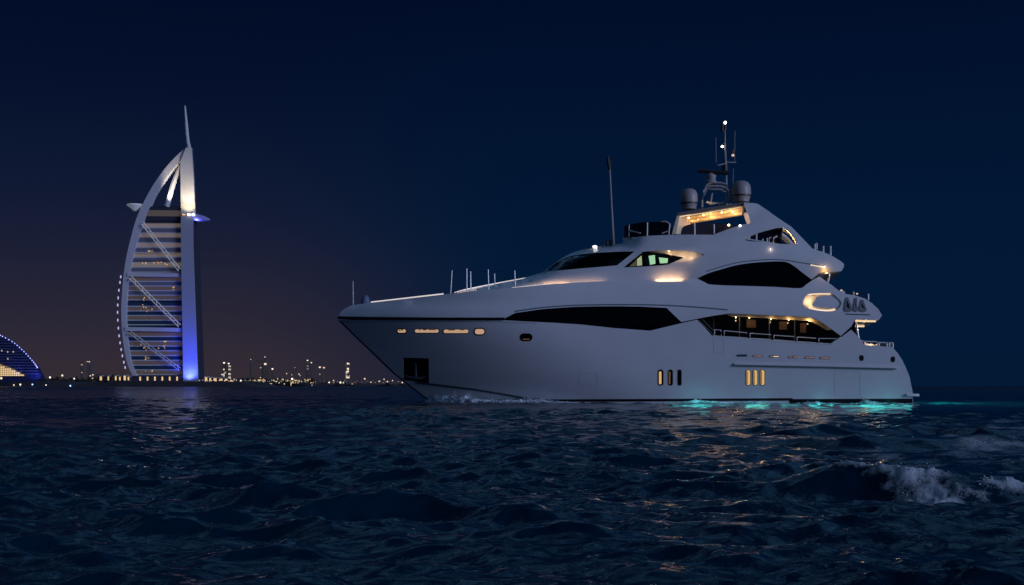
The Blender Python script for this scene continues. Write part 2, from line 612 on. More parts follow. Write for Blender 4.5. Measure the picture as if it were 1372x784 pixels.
    mx = nt.nodes.new('ShaderNodeMixShader')
    nt.links.new(mu.outputs[0], mx.inputs[0])
    nt.links.new(p.outputs[0], mx.inputs[1])
    nt.links.new(fb.outputs[0], mx.inputs[2])
    nt.links.new(mx.outputs[0], out.inputs[0])
    me.materials.append(m)
    o = bpy.data.objects.new('sea', me)
    COL.objects.link(o)
    tag(o, 'dark blue choppy night sea with a breaking crest', 'sea', kind='structure')


build_sea()


# ================================================================== THE YACHT
YAW = R(10)
PX0, DIST = 841.0, 86.0
P0 = Vector(((PX0 - CX) * DIST / F, DIST, 0.0))
CA, SA = math.cos(YAW), math.sin(YAW)
NX, NY = -SA, -CA


def loc(px, py, b):
    """point of the port side: photo row/column of the side view, half-breadth b -> yacht space (x aft, y starboard, z up)"""
    dx, dz = (px - CX) / F, -(py - HY) / F
    t = (NX * P0.x + NY * P0.y + b) / (NX * dx + NY)
    X, Y, Z = t * dx - P0.x, t - P0.y, CH + t * dz
    return Vector((X * CA - Y * SA, X * SA + Y * CA, Z))


yacht = empty('yacht', P0, -YAW)
tag(yacht, 'white three-deck motor yacht with lit decks under way on dark water', 'yacht')


def shell(name, outline, bf, m, parent, holes=(), t=0.06, step=8.0, sides=(1, -1), flip=False):
    vs2, tris = tri2d(outline, holes, step)
    first = None
    for s in sides:
        mb = MB()
        ov, iv = [], []
        for px, py in vs2:
            b = bf(px, py)
            p = loc(px, py, b)
            ov.append((p.x, p.y * s, p.z))
            yi = min(0.0, p.y + t) if p.y <= 0 else p.y + t
            iv.append((p.x, yi * s, p.z))
        n = len(ov)
        fs = [tuple(f) for f in tris] + [tuple(i + n for i in f[::-1]) for f in tris]
        cnt = {}
        for f in tris:
            for i in range(len(f)):
                a, b_ = f[i], f[(i + 1) % len(f)]
                cnt.setdefault((min(a, b_), max(a, b_)), []).append((a, b_))
        for e in cnt.values():
            if len(e) == 1:
                a, b_ = e[0]
                fs.append((b_, a, a + n, b_ + n))
        mb.add(ov + iv, fs)
        o = mb.build(name, m, parent)
        first = first or o
    return first


def span(name, path, bf, m, parent, t=0.05, camber=0.0, nseg=8):
    """a deck or cross panel between the two sides along a profile path"""
    mb = MB()
    rows = []
    for px, py in path:
        b = bf(px, py)
        p = loc(px, py, b)
        rows.append([(p.x, p.y * (1 - 2 * k / nseg), p.z + camber * (1 - (1 - 2 * k / nseg) ** 2)) for k in range(nseg + 1)])
    n = nseg + 1
    top = [v for r_ in rows for v in r_]
    bot = [(v[0], v[1], v[2] - t) for v in top]
    N = len(top)
    fs = []
    for i in range(len(rows) - 1):
        for k in range(nseg):
            a = i * n + k
            fs.append((a, a + 1, a + n + 1, a + n))
            fs.append((a + N, a + n + N, a + n + 1 + N, a + 1 + N))
    for i in range(len(rows) - 1):
        for k in (0, nseg):
            a = i * n + k
            fs.append((a, a + n, a + n + N, a + N))
    for i in (0, len(rows) - 1):
        for k in range(nseg):
            a = i * n + k
            fs.append((a, a + 1, a + 1 + N, a + N))
    mb.add(top + bot, fs)
    return mb.build(name, m, parent)


def strip(name, path, bf, w, off, m, parent, t=0.05, sides=(1, -1), step=10):
    up = [(x, y - w / 2) for x, y in path]
    dn = [(x, y + w / 2) for x, y in path]
    return shell(name, up + dn[::-1], lambda a, b: bf(a, b) + off, m, parent, t=t, step=step, sides=sides)


def ytube(name, paths, r, m, parent, sides=(1,), n=8):
    first = None
    for path in paths:
        for s in sides:
            mb = MB()
            pts = []
            for px, py, b in path:
                p = loc(px, py, b)
                pts.append((p.x, p.y * s, p.z))
            mb.tube(pts, r, n)
            o = mb.build(name, m, parent)
            first = first or o
    return first


def ylamp(px, py, b, power, col, radius=0.05, parent=None, kind='POINT', aim=None, name='yacht_light', sides=(1,), blend=0.6, angle=120):
    for s in sides:
        d = bpy.data.lights.new(name, kind)
        d.energy = power * 2.6
        d.color = col
        d.shadow_soft_size = radius
        if kind == 'SPOT':
            d.spot_size = R(angle)
            d.spot_blend = blend
        o = bpy.data.objects.new(name, d)
        p = loc(px, py, b)
        o.location = (p.x, p.y * s, p.z)
        if aim:
            o.rotation_euler = Vector((aim[0], aim[1] * s, aim[2])).to_track_quat('-Z', 'Y').to_euler()
        COL.objects.link(o)
        o.parent = parent or yacht


def ybulb(name, px, py, b, r, m, parent, sides=(1,)):
    first = None
    for s in sides:
        mb = MB()
        p = loc(px, py, b)
        prof = [(r * math.sin(math.pi * k / 8) + 1e-4, -r * math.cos(math.pi * k / 8)) for k in range(9)]
        mb.lathe((p.x, p.y * s, p.z), prof, 12)
        o = mb.build(name, m, parent)
        first = first or o
    return first


WARM = (1.0, 0.62, 0.28)
WARMER = (1.0, 0.55, 0.20)

# ---- half-breadths
ST_PY = [404, 408, 414, 420, 424, 428.5, 501, 533.6, 552]
ST_PX = [486, 476, 461, 455, 453, 452.3, 527, 569, 590]


def stem(py):
    return lerp_tab(py, ST_PY, ST_PX)


def bH(px, py):
    k = max(0.0, min(1.0, (py - 428.5) / 112.0))
    L = 300 + 70 * k
    t = max(0.0, min(1.0, (px - stem(py)) / L))
    p = 2.55 - 0.35 * k
    B = 4.02 - 0.36 * k * k - 0.10 * k
    b = B * (1 - (1 - t) ** p)
    if px > 1000:
        b *= 1 - 0.055 * ((px - 1000) / 230.0) ** 2
    return max(0.0, b)


def bB(px, py):
    s = (428.0 - py) / 45.0
    b = bH(px, min(py, 428.0)) + 0.05
    return max(0.02, b - 0.35 * max(0.0, s) ** 2 * min(1.0, b / 2.0))


NODES = [  # column: ledge .. top, (row, half-breadth)
    (596, [(397.5, 1.9), (396.4, 1.6), (395.6, 1.1), (394.8, 0.6), (394.0, 0.0)]),
    (650, [(391.0, 2.55), (388.3, 2.3), (386.3, 1.8), (384.5, 1.0), (383.0, 0.0)]),
    (700, [(386.0, 3.0), (381.5, 2.75), (377.6, 2.2), (375.0, 1.2), (373.4, 0.0)]),
    (727, [(384.0, 3.15), (377.0, 2.95), (371.0, 2.45), (367.0, 1.4), (364.6, 0.0)]),
    (754, [(382.5, 3.2), (373.0, 3.0), (364.0, 2.5), (354.0, 1.5), (345.0, 0.0)]),
    (798, [(379.5, 3.25), (367.0, 3.08), (358.0, 2.75), (340.0, 2.1), (331.0, 0.2)]),
    (835, [(377.5, 3.28), (364.0, 3.12), (355.0, 2.92), (338.0, 2.5), (325.5, 0.6)]),
    (861, [(376.5, 3.32), (362.0, 3.18), (352.0, 3.02), (336.0, 2.75), (316.5, 1.9)]),
    (900, [(376.5, 3.40), (361.0, 3.28), (349.0, 3.15), (334.0, 2.95), (314.5, 2.3)]),
    (945, [(379.0, 3.62), (362.0, 3.52), (345.0, 3.35), (331.0, 3.12), (312.0, 2.6)]),
    (985, [(382.0, 3.63), (362.0, 3.55), (345.0, 3.42), (326.0, 3.10), (298.0, 2.55)]),
    (1042, [(384.0, 3.62), (362.0, 3.54), (345.0, 3.44), (322.0, 3.08), (271.0, 2.3)]),
    (1100, [(386.0, 3.57), (364.0, 3.52), (350.0, 3.44), (334.0, 3.15), (298.0, 2.7)]),
    (1140, [(386.0, 3.45), (366.0, 3.40), (352.0, 3.30), (338.0, 3.05), (298.0, 2.6)]),
]
_NX = [n[0] for n in NODES]
_cache = {}


def bS(px, py):
    key = round(px, 2)
    if key not in _cache:
        ys, bs = [], []
        for j in range(5):
            ys.append(pchip(px, _NX, [n[1][j][0] for n in NODES]))
            bs.append(pchip(px, _NX, [n[1][j][1] for n in NODES]))
        _cache[key] = (ys[::-1], bs[::-1])
    ys, bs = _cache[key]
    return pchip(py, ys, bs)


# ---- lower hull
POCKET = [(540, 479.3), (574.6, 480.2), (574.6, 513.5), (541, 509.5)]
hull_out = ([(452.3, 428.5), (476, 452), (501, 476), (527, 501), (548, 517.5), (569, 533.6), (580, 543), (590, 552)]
            + [(1224, 552), (1223.4, 538), (1223, 526), (1218.4, 504), (1213, 491), (1209.2, 483), (1203, 473.5), (1195.6, 465.2), (1157.7, 462.3), (1154, 455.5), (1140.5, 441.8), (1126.7, 452.2), (1113, 462),
               (1060, 458.6), (1010, 455), (954.6, 450.6), (944, 438.5), (934, 428.4), (913.5, 433), (871, 443.2), (850, 441.6), (822, 439.6), (779, 434.9), (740, 432.4), (700, 430.6), (672, 429.0)])
hull = shell('hull', hull_out, bH, M['gelcoat'], yacht, holes=[POCKET], t=0.08, step=11)
trans_path = [(1195.6, 465.2), (1203, 473.5), (1209.2, 483), (1218.4, 504), (1223, 526), (1223.4, 538), (1224, 552)]
span('transom', trans_path, lambda a, b: bH(a, b) - 0.005, M['gelcoat'], yacht, t=0.03)
span('swim_platform', [(1215, 527.5), (1224, 527.6), (1231.7, 527.8)], lambda a, b: 3.6 - 0.02 * max(0, a - 1224), M['gelcoat'], yacht, t=0.16)
# dark boot top, waterline stripe and chine
strip('boot_stripe', [(640, 537.5), (720, 537), (800, 536.6), (900, 536.2), (1000, 535.6), (1062, 535.2)], bH, 3.4, 0.015, M['black'], hull)
shell('boot_stripe', [(1058, 534.8), (1222.5, 534.2), (1222.5, 531.5), (1223.2, 552), (1058, 552)], lambda a, b: bH(a, b) + 0.02, M['black'], hull, step=14)
strip('spray_rail', [(556, 512.6), (575, 514.6), (605, 518.2), (636, 522.2), (668, 527.4), (700, 533), (722, 537)], bH, 2.2, 0.045, M['groove_grey'], hull)
shell('stem_guard', [(452.4, 428.8), (476, 452), (501, 476), (527, 501), (548, 517.5), (569, 533.6), (590, 552), (593.5, 552), (572, 533.6), (551, 517.5), (530, 501), (504, 476), (478.6, 452), (455, 428.8)], lambda a, b: bH(a, b) + 0.03, M['black'], hull, t=0.06, step=8)
# knuckle strake at the bow with the pale line under it
strip('bow_strake', [(452.4, 425.6), (480, 426.2), (530, 426.8), (590, 427.2), (640, 427.3), (676, 427.3)], lambda a, b: bB(a, min(b, 427.0)), 3.6, 0.03, M['black'], hull)
strip('strake_trim', [(453.6, 429.4), (500, 429.6), (580, 429.8), (640, 430.1), (676, 430.6), (720, 432.4)], bH, 1.4, 0.03, M['gelcoat'], hull)
# rub rail aft
strip('rub_rail', cr([(984, 488.2), (1040, 489.3), (1100, 490.6), (1160, 492), (1203, 493)], 4), bH, 3.0, 0.09, M['gelcoat'], hull, t=0.1)
strip('rub_strip', cr([(983, 489.6), (1040, 490.7), (1100, 492.0), (1160, 493.4), (1200, 494.4)], 4), bH, 1.6, 0.105, M['rub'], hull, t=0.04)

# faint panel seams of the side boarding door and the shell doors
for a0, b0, a1, b1 in ((956, 452.5, 956.6, 473.5), (969.4, 453.5, 969.6, 474), (956.6, 473.5, 969.6, 474), (1118, 498, 1118.4, 529), (1152, 498.6, 1152.4, 529), (1118, 498, 1152, 498.6), (776, 500, 776.2, 516), (800, 500, 800.2, 516), (776, 500, 800, 500), (776, 516, 800, 516)):
    hz = abs(b1 - b0) < 2
    ot = [(a0, b0 - .25), (a1, b1 - .25), (a1, b1 + .25), (a0, b0 + .25)] if hz else [(a0 - .25, b0), (a0 + .25, b0), (a1 + .25, b1), (a1 - .25, b1)]
    shell('door_seam', ot, lambda a, b: bH(a, b) + 0.006, M['seam'], hull, t=0.01, step=10)

# anchor pocket with its anchor
def pocket_walls():
    mb = MB()
    lp = dens(POCKET, 6)
    n = len(lp)
    outer, inner = [], []
    for px, py in lp:
        p = loc(px, py, bH(px, py))
        outer.append((p.x, p.y + 0.01, p.z))
        inner.append((p.x, min(-0.12, p.y + 0.55), p.z))
    fs = [(i, (i + 1) % n, (i + 1) % n + n, i + n) for i in range(n)] + [tuple(range(n, 2 * n))]
    res = []
    for s in (1, -1):
        mb = MB()
        mb.add([(x, y * s, z) for x, y, z in outer + inner], fs)
        res.append(mb.build('anchor_pocket', M['black'], hull, smooth=False))
    return res


pocket = pocket_walls()


def anchor():
    m_ = mat('galvanised_anchor', (0.10, 0.11, 0.13), 0.6, 0.2)
    for s in (1, -1):
        mb = MB()

        def q(px, py, d=0.12):
            p = loc(px, py, bH(px, py) - d)
            return (p.x, p.y * s, p.z)
        mb.tube([q(557, 489), q(557.2, 496), q(557.5, 504)], [0.05, 0.075, 0.10], 8)
        mb.tube([q(543.5, 503.5), q(549, 505.6), q(557.5, 506.4), q(566, 506.8), q(571.5, 504.5)], [0.05, 0.10, 0.13, 0.10, 0.04], 8)
        mb.tube([q(557, 487.4), q(557, 488.8)], 0.09, 8)
        mb.build('anchor', m_, pocket[0 if s == 1 else 1])


anchor()


def rrect(cx, cy, w, h, r, n=4):
    r = min(r, w / 2 - 1e-3, h / 2 - 1e-3)
    out = []
    for (sx_, sy_, a0) in ((1, 1, 0), (-1, 1, 90), (-1, -1, 180), (1, -1, 270)):
        for k in range(n + 1):
            a = R(a0 + 90 * k / n)
            out.append((cx + sx_ * (w / 2 - r) + r * math.cos(a), cy + sy_ * (h / 2 - r) + r * math.sin(a)))
    return out


def porthole(cx, cy, w, h, r, m, rim=1.0, rim_m='black', cx2=0.0, cy2=0.0, name='porthole'):
    f = shell(name, rrect(cx, cy, w + 2 * rim, h + 2 * rim, r + rim), lambda a, b: bH(a, b) + 0.012, M[rim_m], hull, t=0.02, step=9)
    shell('pane', rrect(cx + cx2, cy + cy2, w, h, r), lambda a, b: bH(a, b) + 0.020, M[m], f, t=0.004, step=9)
    return f


porthole(538.3, 443.6, 11.0, 4.6, 2.2, 'port_lit', 1.5)
porthole(571.8, 443.6, 31.5, 4.4, 2.0, 'port_lit', 1.0, 'groove_grey')
porthole(611.0, 444.0, 33.0, 4.6, 2.0, 'port_lit', 1.0, 'groove_grey')
for x_, y_, w_, h_ in ((538.6, 441.9, 2.4, 2.0), (535.4, 442.4, 2.0, 1.6), (569, 441.9, 4.4, 1.2), (579, 442.0, 10, 0.9), (562.5, 442.1, 4.0, 0.8), (605, 442.3, 9.0, 1.0), (619, 442.2, 6.0, 0.8)):
    shell('cabin_silhouette', rrect(x_, y_, w_, h_, 0.3), lambda a, b: bH(a, b) + 0.027, M['wood_inside'], hull, t=0.003)
porthole(642.6, 444.4, 12.5, 7.0, 3.2, 'port_lit', 1.6)
pd = porthole(705.0, 452.0, 14.5, 8.0, 3.8, 'glass', 1.2)
shell('blind', rrect(705.0, 454.6, 9.0, 1.3, 0.5), lambda a, b: bH(a, b) + 0.024, M['port_dim'], pd, t=0.003)
for cx_, w_, m_, lit in ((885.2, 7.4, 'glass', 4.6), (898.3, 6.6, 'glass', 3.2), (910.6, 5.2, 'glass', 0)):
    f_ = porthole(cx_, 506, w_ - 1.2, 20.4, 3.0, m_, 0.8, 'groove_grey')
    if lit:
        shell('curtain', rrect(cx_ - (0.6 if lit > 4 else 1.2), 506.3, lit * 0.72, 17.2, 1.5), lambda a, b: bH(a, b) + 0.026, M['port_warm'] if lit > 4 else M['port_dim'], f_, t=0.003)
for cx_ in (1002.6, 1012.0, 1021.6):
    f_ = porthole(cx_, 506, 5.2, 20.2, 2.6, 'port_warm', 0.9, 'groove_grey')
    shell('curtain', rrect(cx_ - 1.6, 506.2, 1.1, 17.5, 0.4), lambda a, b: bH(a, b) + 0.028, M['wood_inside'], f_, t=0.003)
for k, (cx_, lit) in enumerate(((994, 0), (1015.4, 1), (1037.3, 2), (1063, 0.6), (1085, 1), (1105, 1))):
    cy_ = 476.4 + 0.031 * (cx_ - 994)
    f_ = porthole(cx_, cy_, 13.2, 1.9, 0.9, 'groove_grey', 0.5, 'groove_grey', name='light_slot')
    if lit:
        shell('lens', rrect(cx_ + (2.5 if lit > 0.9 else 3.5), cy_, 7.5, 1.5, 0.7), lambda a, b: bH(a, b) + 0.026, M['slot_lit'] if lit > 1 else M['slot_dim'], f_, t=0.003)
        shell('lens', rrect(cx_ - 3.6, cy_, 4.4, 1.3, 0.6), lambda a, b: bH(a, b) + 0.026, M['slot_dim'], f_, t=0.003)
for cx_, cy_ in ((1154.4, 479.8), (1196.4, 481.6)):
    f_ = porthole(cx_, cy_, 4.4, 6.4, 2.0, 'black', 0.8, 'groove_grey', name='mooring_fairlead')

# ---- main deck windows and the open side deck
shell('saloon_window', [(668, 428.4), (690, 417), (724, 410), (767, 408), (830, 406.5), (895, 408), (918, 432), (872, 447), (822, 443), (779, 438), (700, 433)], lambda a, b: min(bH(a, max(b, 428.5)), bB(a, b)) - 0.10, M['glass'], yacht, t=0.04, step=12)
# inner saloon wall behind the side deck
swall = shell('saloon_wall', [(922, 408), (1146, 416), (1146, 462), (1113, 468), (922, 462)], lambda a, b: 2.85, M['glass'], yacht, t=0.05, step=20)
for x0, x1, y0, y1, m_ in ((1000.5, 1013, 428.5, 439, 'wood_inside'), (1044, 1054.5, 431, 441.5, 'wood_inside'), (1072, 1080, 433, 446, 'wood_inside')):
    shell('cabin_panel', [(x0, y0), (x1, y0), (x1, y1), (x0, y1)], lambda a, b: 2.87, M[m_], swall, t=0.01, step=20)
for x_ in (955.5, 990, 1030, 1064):
    shell('window_mullion', [(x_, 424), (x_ + 1.6, 424), (x_ + 1.6, 458), (x_, 458)], lambda a, b: 2.9, M['groove_grey'], swall, t=0.03, step=20)
span('side_deck', [(930, 452.8), (1012, 458.4), (1113, 466), (1130, 466)], lambda a, b: 3.85, M['teak'], yacht, t=0.06)
span('side_deck_ceiling', [(925, 414), (976, 417), (1085, 423), (1128, 427)], lambda a, b: 3.72, M['gelcoat'], yacht, t=0.05)
# warm lit lip above the opening, its lamps
lip_t = [(972, 420.6), (1030, 422.8), (1085.3, 425.6), (1097, 430.4), (1108, 437.4), (1127, 450.6)]
lip_b = [(1125.5, 454.2), (1106, 441.6), (1094, 434.4), (1084, 430.2), (1030, 426.6), (980, 424.0)]
lip = shell('side_deck_soffit', lip_t + lip_b, lambda a, b: bB(a, 424) - 0.10 - 0.05 * max(0.0, b - 421), M['cream'], yacht, t=0.05, step=8)
for x_ in (986, 1004, 1033, 1057, 1084):
    y_ = 424.6 + 0.046 * (x_ - 986)
    ybulb('downlight', x_, y_ + 0.6, 3.55, 0.035, M['lamp_warm'], lip, (1, -1))
    ylamp(x_, y_ + 3.5, 3.62, 2.2, WARM, 0.04)
# handrail frames in the opening
frames = [[(957.5, 441.8), (966, 442.4), (966.6, 450.6), (957.5, 450.0)], [(970.4, 443.2), (1000.6, 446.0), (1000.6, 453.0), (970.4, 451.0)], [(1005, 446.6), (1033, 448.6), (1033, 455.0), (1005, 453.4)],
          [(1037, 449.2), (1064, 451.2), (1064, 457.6), (1037, 455.4)], [(1068, 451.6), (1093.6, 453.4), (1093.6, 459.4), (1068, 457.8)], [(1097, 453.6), (1122, 453.8), (1112.5, 460.8), (1097, 459.8)]]
for fr in frames:
    ytube('handrail_frame', [[(x, y, 3.84) for x, y in fr + [fr[0]]]], 0.034, M['rail_white'], yacht, (1, -1), 6)
ytube('bulwark_caprail', [[(954.6, 450.0, 3.95), (1010, 454.4, 3.95), (1060, 458.0, 3.93), (1113, 461.4, 3.9), (1127, 451.6, 3.88)]], 0.045, M['rail_white'], yacht, (1, -1), 6)
ytube('door_frame', [[(936, 428.8, 3.78), (956, 449, 3.78)], [(941, 427.8, 3.74), (958.5, 446.5, 3.74)]], 0.035, M['groove_grey'], yacht, (1, -1), 6)

# ---- the long white band: bow bulwark running aft into the upper deck side
SCOOP = cr([(1076, 404), (1079, 397), (1086, 393.6), (1100, 392.6), (1113, 392.4), (1121, 398), (1127.6, 406.6), (1119.5, 416.4), (1105, 417.2), (1090, 415.2), (1082, 412.8), (1076.4, 408), (1076, 404)], 4)[:-1]
band_out = ([(452.6, 426.4), (452.8, 424), (455, 420), (461, 414), (470, 409.8), (480, 407.6), (497, 405.6), (545, 400.2), (594, 394.6), (640, 389.6), (690, 385.2), (735, 381), (782, 378), (824, 376), (863, 374.6), (900, 374.4), (926, 374.8), (934.5, 373.6)]
            + cr([(934.5, 373.6), (944, 378), (954.4, 381.6), (1000, 383.2), (1040, 384.6), (1071.6, 386.2), (1080, 381.4), (1087.8, 376), (1097.4, 370.6)], 3)[1:]
            + [(1113, 381), (1122, 388), (1130, 393.3), (1146, 396), (1158, 399.8), (1168, 406), (1176.6, 414), (1181.8, 422.4), (1176.6, 429), (1145.6, 428.2), (1140.5, 437.6), (1126.7, 450), (1108, 436.6), (1097, 429.6), (1085.3, 425), (1030, 422.2), (976.8, 420), (955, 423.2), (934, 427.2), (913, 431.6), (893, 412.6)]
            + [(860, 411), (830, 410.4), (798, 410.6), (767, 411.4), (740, 413.2), (724, 414.6), (690, 419.4), (676, 426.8)])
band = shell('upper_deck_side', band_out, bB, M['gelcoat'], yacht, holes=[SCOOP], t=0.10, step=10)
strip('styling_line', cr([(690, 417.2), (724, 412.4), (767, 409.3), (830, 408.2), (884, 408.9), (930, 411.4), (975, 415.2)], 5), bB, 1.6, 0.01, M['rub'], band, t=0.02)
# deck behind the bulwark and the upper deck slab aft
span('fore_deck', [(466, 414), (497, 408.5), (545, 403), (594, 397.2), (640, 392.2), (690, 387.4), (735, 383), (782, 380), (863, 376.8), (926, 377)], lambda a, b: bB(a, b) - 0.05, M['gelcoat'], yacht, t=0.05)
span('upper_aft_deck', [(1060, 402), (1125, 405), (1168, 408)], lambda a, b: 3.5, M['teak'], yacht, t=0.05)
span('upper_deck_underside', [(1128, 427.0), (1146, 427.8), (1160, 428.2), (1177, 428.6)], lambda a, b: 3.75 - 0.012 * max(0, a - 1150), M['gelcoat'], yacht, t=0.04)
span('upper_deck_stern', [(1168, 406), (1176.6, 414), (1181.6, 422.4), (1177, 428.6)], lambda a, b: bB(a, b) - 0.03, M['gelcoat'], yacht, t=0.03)
strip('soffit_light', [(1146, 430.0), (1160, 430.4), (1173.5, 430.4)], lambda a, b: 3.45, 2.4, 0, M['led_warm'], yacht, t=0.05)
ylamp(1160, 436, 3.0, 6, WARM, 0.1)
# the lit scoop in the aft quarter
def bScoop(px, py):
    return bB(px, py) - 0.10 - 0.34 * (1 - sstep(1092, 1122, px)) * 0.9
scoop = shell('deck_scoop', [(1072, 388), (1132, 390), (1134, 421), (1072, 421)], bScoop, M['gelcoat'], yacht, t=0.04, step=6)
infill = shell('scoop_insert', cr([(1090, 405), (1094, 399.6), (1100, 396.8), (1114, 396.6), (1124.4, 406.8), (1117, 412.4), (1100, 411.8), (1088.5, 409.6), (1090, 405)], 4)[:-1], lambda a, b: bB(a, b) - 0.03, M['gelcoat'], yacht, t=0.10, step=6)
strip('scoop_light', cr([(1082, 395.0), (1096, 393.9), (1113, 393.9)], 4), lambda a, b: bB(a, b) - 0.07, 1.5, 0, M['led_warm'], scoop, t=0.03)
strip('scoop_light', cr([(1084, 412.6), (1098, 415.3), (1110, 416.0), (1119, 414.6)], 4), lambda a, b: bB(a, b) - 0.07, 2.0, 0, M['led_warm'], scoop, t=0.03)
ylamp(1082, 403, 3.75, 1.6, WARM, 0.05)
ylamp(1086, 399, 3.78, 1.0, WARM, 0.05)
ylamp(1086, 409, 3.80, 1.0, WARM, 0.05)
# hanging fenders / ventilation cut-outs on the aft wing
for k, (x0, x1, h0) in enumerate(((1131.5, 1141.5, 0), (1143.5, 1150, 1), (1151.5, 1161.5, 2))):
    y0 = 398.8 + (0.6 if k else 0) + (2.6 if k == 2 else 0)
    po = cr([(x0 + 2.6, y0), (x0 + 0.6, y0 + 8), (x0, 415.4), (x0 + 3, 417.4), (x1 - 2, 417.6), (x1, 415.4), (x1 - 1.4, y0 + 9), (x0 + 5.2, y0), (x0 + 2.6, y0)], 3)[:-1]
    v_ = shell('air_vent', po, lambda a, b: bB(a, b) + 0.05, mat('grey_vent_frame', (0.22, 0.22, 0.24), 0.5), band, t=0.08, step=6)
    pi = [(x0 + 3.4, y0 + 3.6), (x0 + 3.0, 411), (x1 - 2.6, 414), (x1 - 4, y0 + 9)]
    shell('vent_opening', pi, lambda a, b: bB(a, b) + 0.06, M['black'], v_, t=0.02, step=6)
strip('wing_slit', [(1132.5, 420.8), (1150, 421.4), (1166, 422)], bB, 1.3, 0.012, M['groove_grey'], band, t=0.02)

# ---- wheelhouse, upper saloon and flybridge sides
EYE = cr([(834.9, 358.4), (843, 351.6), (852, 344.4), (861.2, 337.2)], 3) + cr([(861.2, 337.2), (878, 336.0), (900, 335.6), (925, 337.6), (944, 341.4), (930, 346.6), (914, 351.4), (894.5, 354.9)], 4)[1:] + [(865, 357.2)]
FINHOLE = cr([(998, 321.6), (1004, 317.4), (1011.8, 313.6), (1026, 309.2), (1040, 305.6)], 3) + cr([(1048.4, 305), (1056, 310), (1062.5, 317), (1068, 326.8)], 3) + [(1053, 327.2), (1038.6, 326.6), (1018, 324.2), (1004, 323.2)]
sup_out = ([(596, 397.2), (640, 392.6), (690, 387), (735, 384), (782, 381), (863, 378), (905, 378.4), (926, 379), (934.8, 372.6)]
           + cr([(934.8, 372.6), (948, 366.6), (964.8, 361.4), (984, 356), (1003, 352.8), (1026, 350.9), (1051, 350.6), (1064, 356.6), (1075, 365.2), (1087.6, 374.6)], 3)[1:]
           + [(1097.4, 366.0), (1112, 365), (1126.7, 363.4), (1130.6, 357.6), (1130.9, 353.8), (1126, 349.6), (1113, 341.9), (1103, 337.6), (1094.5, 335.4), (1088.6, 333.2), (1074, 318), (1060, 303.6), (1042.2, 292), (1028, 281.6), (1015.4, 273.2), (1010, 272.2), (996.4, 271.6), (1006.2, 299.0), (996.8, 300.7)]
           + cr([(996.8, 300.7), (984, 304.3), (969, 309.6), (956, 314.6)], 3)[1:] + [(930, 314.4), (902.4, 314.5), (870, 316.0), (850, 318.0)]
           + cr([(850, 318), (835, 325.6), (815, 328.6), (798, 331.2), (780, 334.6), (764, 339.8), (754, 345.0)], 3)[1:] + [(742, 353.6), (727, 364.6), (700, 373.4), (675, 378), (650, 383), (622, 388.8), (608, 392.6), (600, 394.2)])
ws_out = cr([(729.4, 364.0), (742, 355.0), (755.2, 347.0), (766, 343.0), (782, 340.4), (798, 338.8)], 3) + [(825, 337.4), (850.6, 336.8), (838, 346.8), (826.6, 355.6), (800, 358.0), (777, 359.9), (752, 362.2)]
sup = shell('superstructure_side', sup_out, bS, M['gelcoat'], yacht, holes=[EYE, FINHOLE, ws_out], t=0.22, step=8)
ws_c = (790.0, 350.0)
wscr = shell('windscreen', [(x + (1.5 if x > ws_c[0] else -0.4), y + (0.8 if y > 353 else -0.9)) for x, y in ws_out], lambda a, b: max(0.0, bS(a, b) - 0.05), M['glass'], sup, t=0.03, step=7)
ytube('screen_divider', [[(768, 343.6, bS(768, 343.6)), (757, 352, bS(757, 352)), (748, 362.0, bS(748, 362))]], 0.02, M['black'], wscr, (1, -1), 6)
# side windows set back in the scoop
def bEye(px, py):
    return bS(px, py) - 0.28 * (1 - sstep(905, 948, px)) - 0.05
shell('window_recess', [(828, 362), (858, 333), (900, 331), (952, 338), (950, 345), (916, 355), (895, 359)], bEye, M['gelcoat'], sup, t=0.04, step=6)
sw = shell('side_window', [(832, 360.6), (843, 351), (861, 336.4), (890, 339.8), (916, 345.2), (905, 350.2), (893.5, 355.0), (865, 359)], lambda a, b: bEye(a, b) + 0.02, M['glass'], sup, t=0.02, step=8)
for po, m_ in (([(853.4, 347.5), (859.6, 342.4), (860.4, 355.5), (853.4, 356.3)], 'olive_pane'), ([(845, 355.6), (852.2, 349), (852.4, 356.4), (844, 357)], 'dim_pane'),
               ([(869, 342.9), (877.4, 341.8), (878.2, 353.4), (871, 354.9)], 'green_pane'), ([(882.7, 344.9), (895, 346.3), (894.3, 352.4), (884.3, 353)], 'green_pane')):
    shell('pane', po, lambda a, b: bEye(a, b) + 0.03, M[m_], sw, t=0.005, step=8)
# oval upper saloon window
shell('oval_window', cr([(931, 373), (962, 359), (1000, 350.5), (1028, 348.6), (1054, 348.8), (1078, 364), (1091, 376), (1073, 389), (1010, 386.5), (952, 384.5), (931, 373)], 4)[:-1], lambda a, b: min(bS(a, min(b, 383)), bB(a, max(b, 374))) - 0.13, M['glass'], yacht, t=0.05, step=10)
strip('styling_line', cr([(946, 363.8), (965, 357.8), (985, 352.6), (1003, 349.8), (1035, 347.6), (1055, 349.0), (1078, 352.8), (1097, 355.6)], 4), bS, 1.2, 0.008, M['rub'], sup, t=0.02)

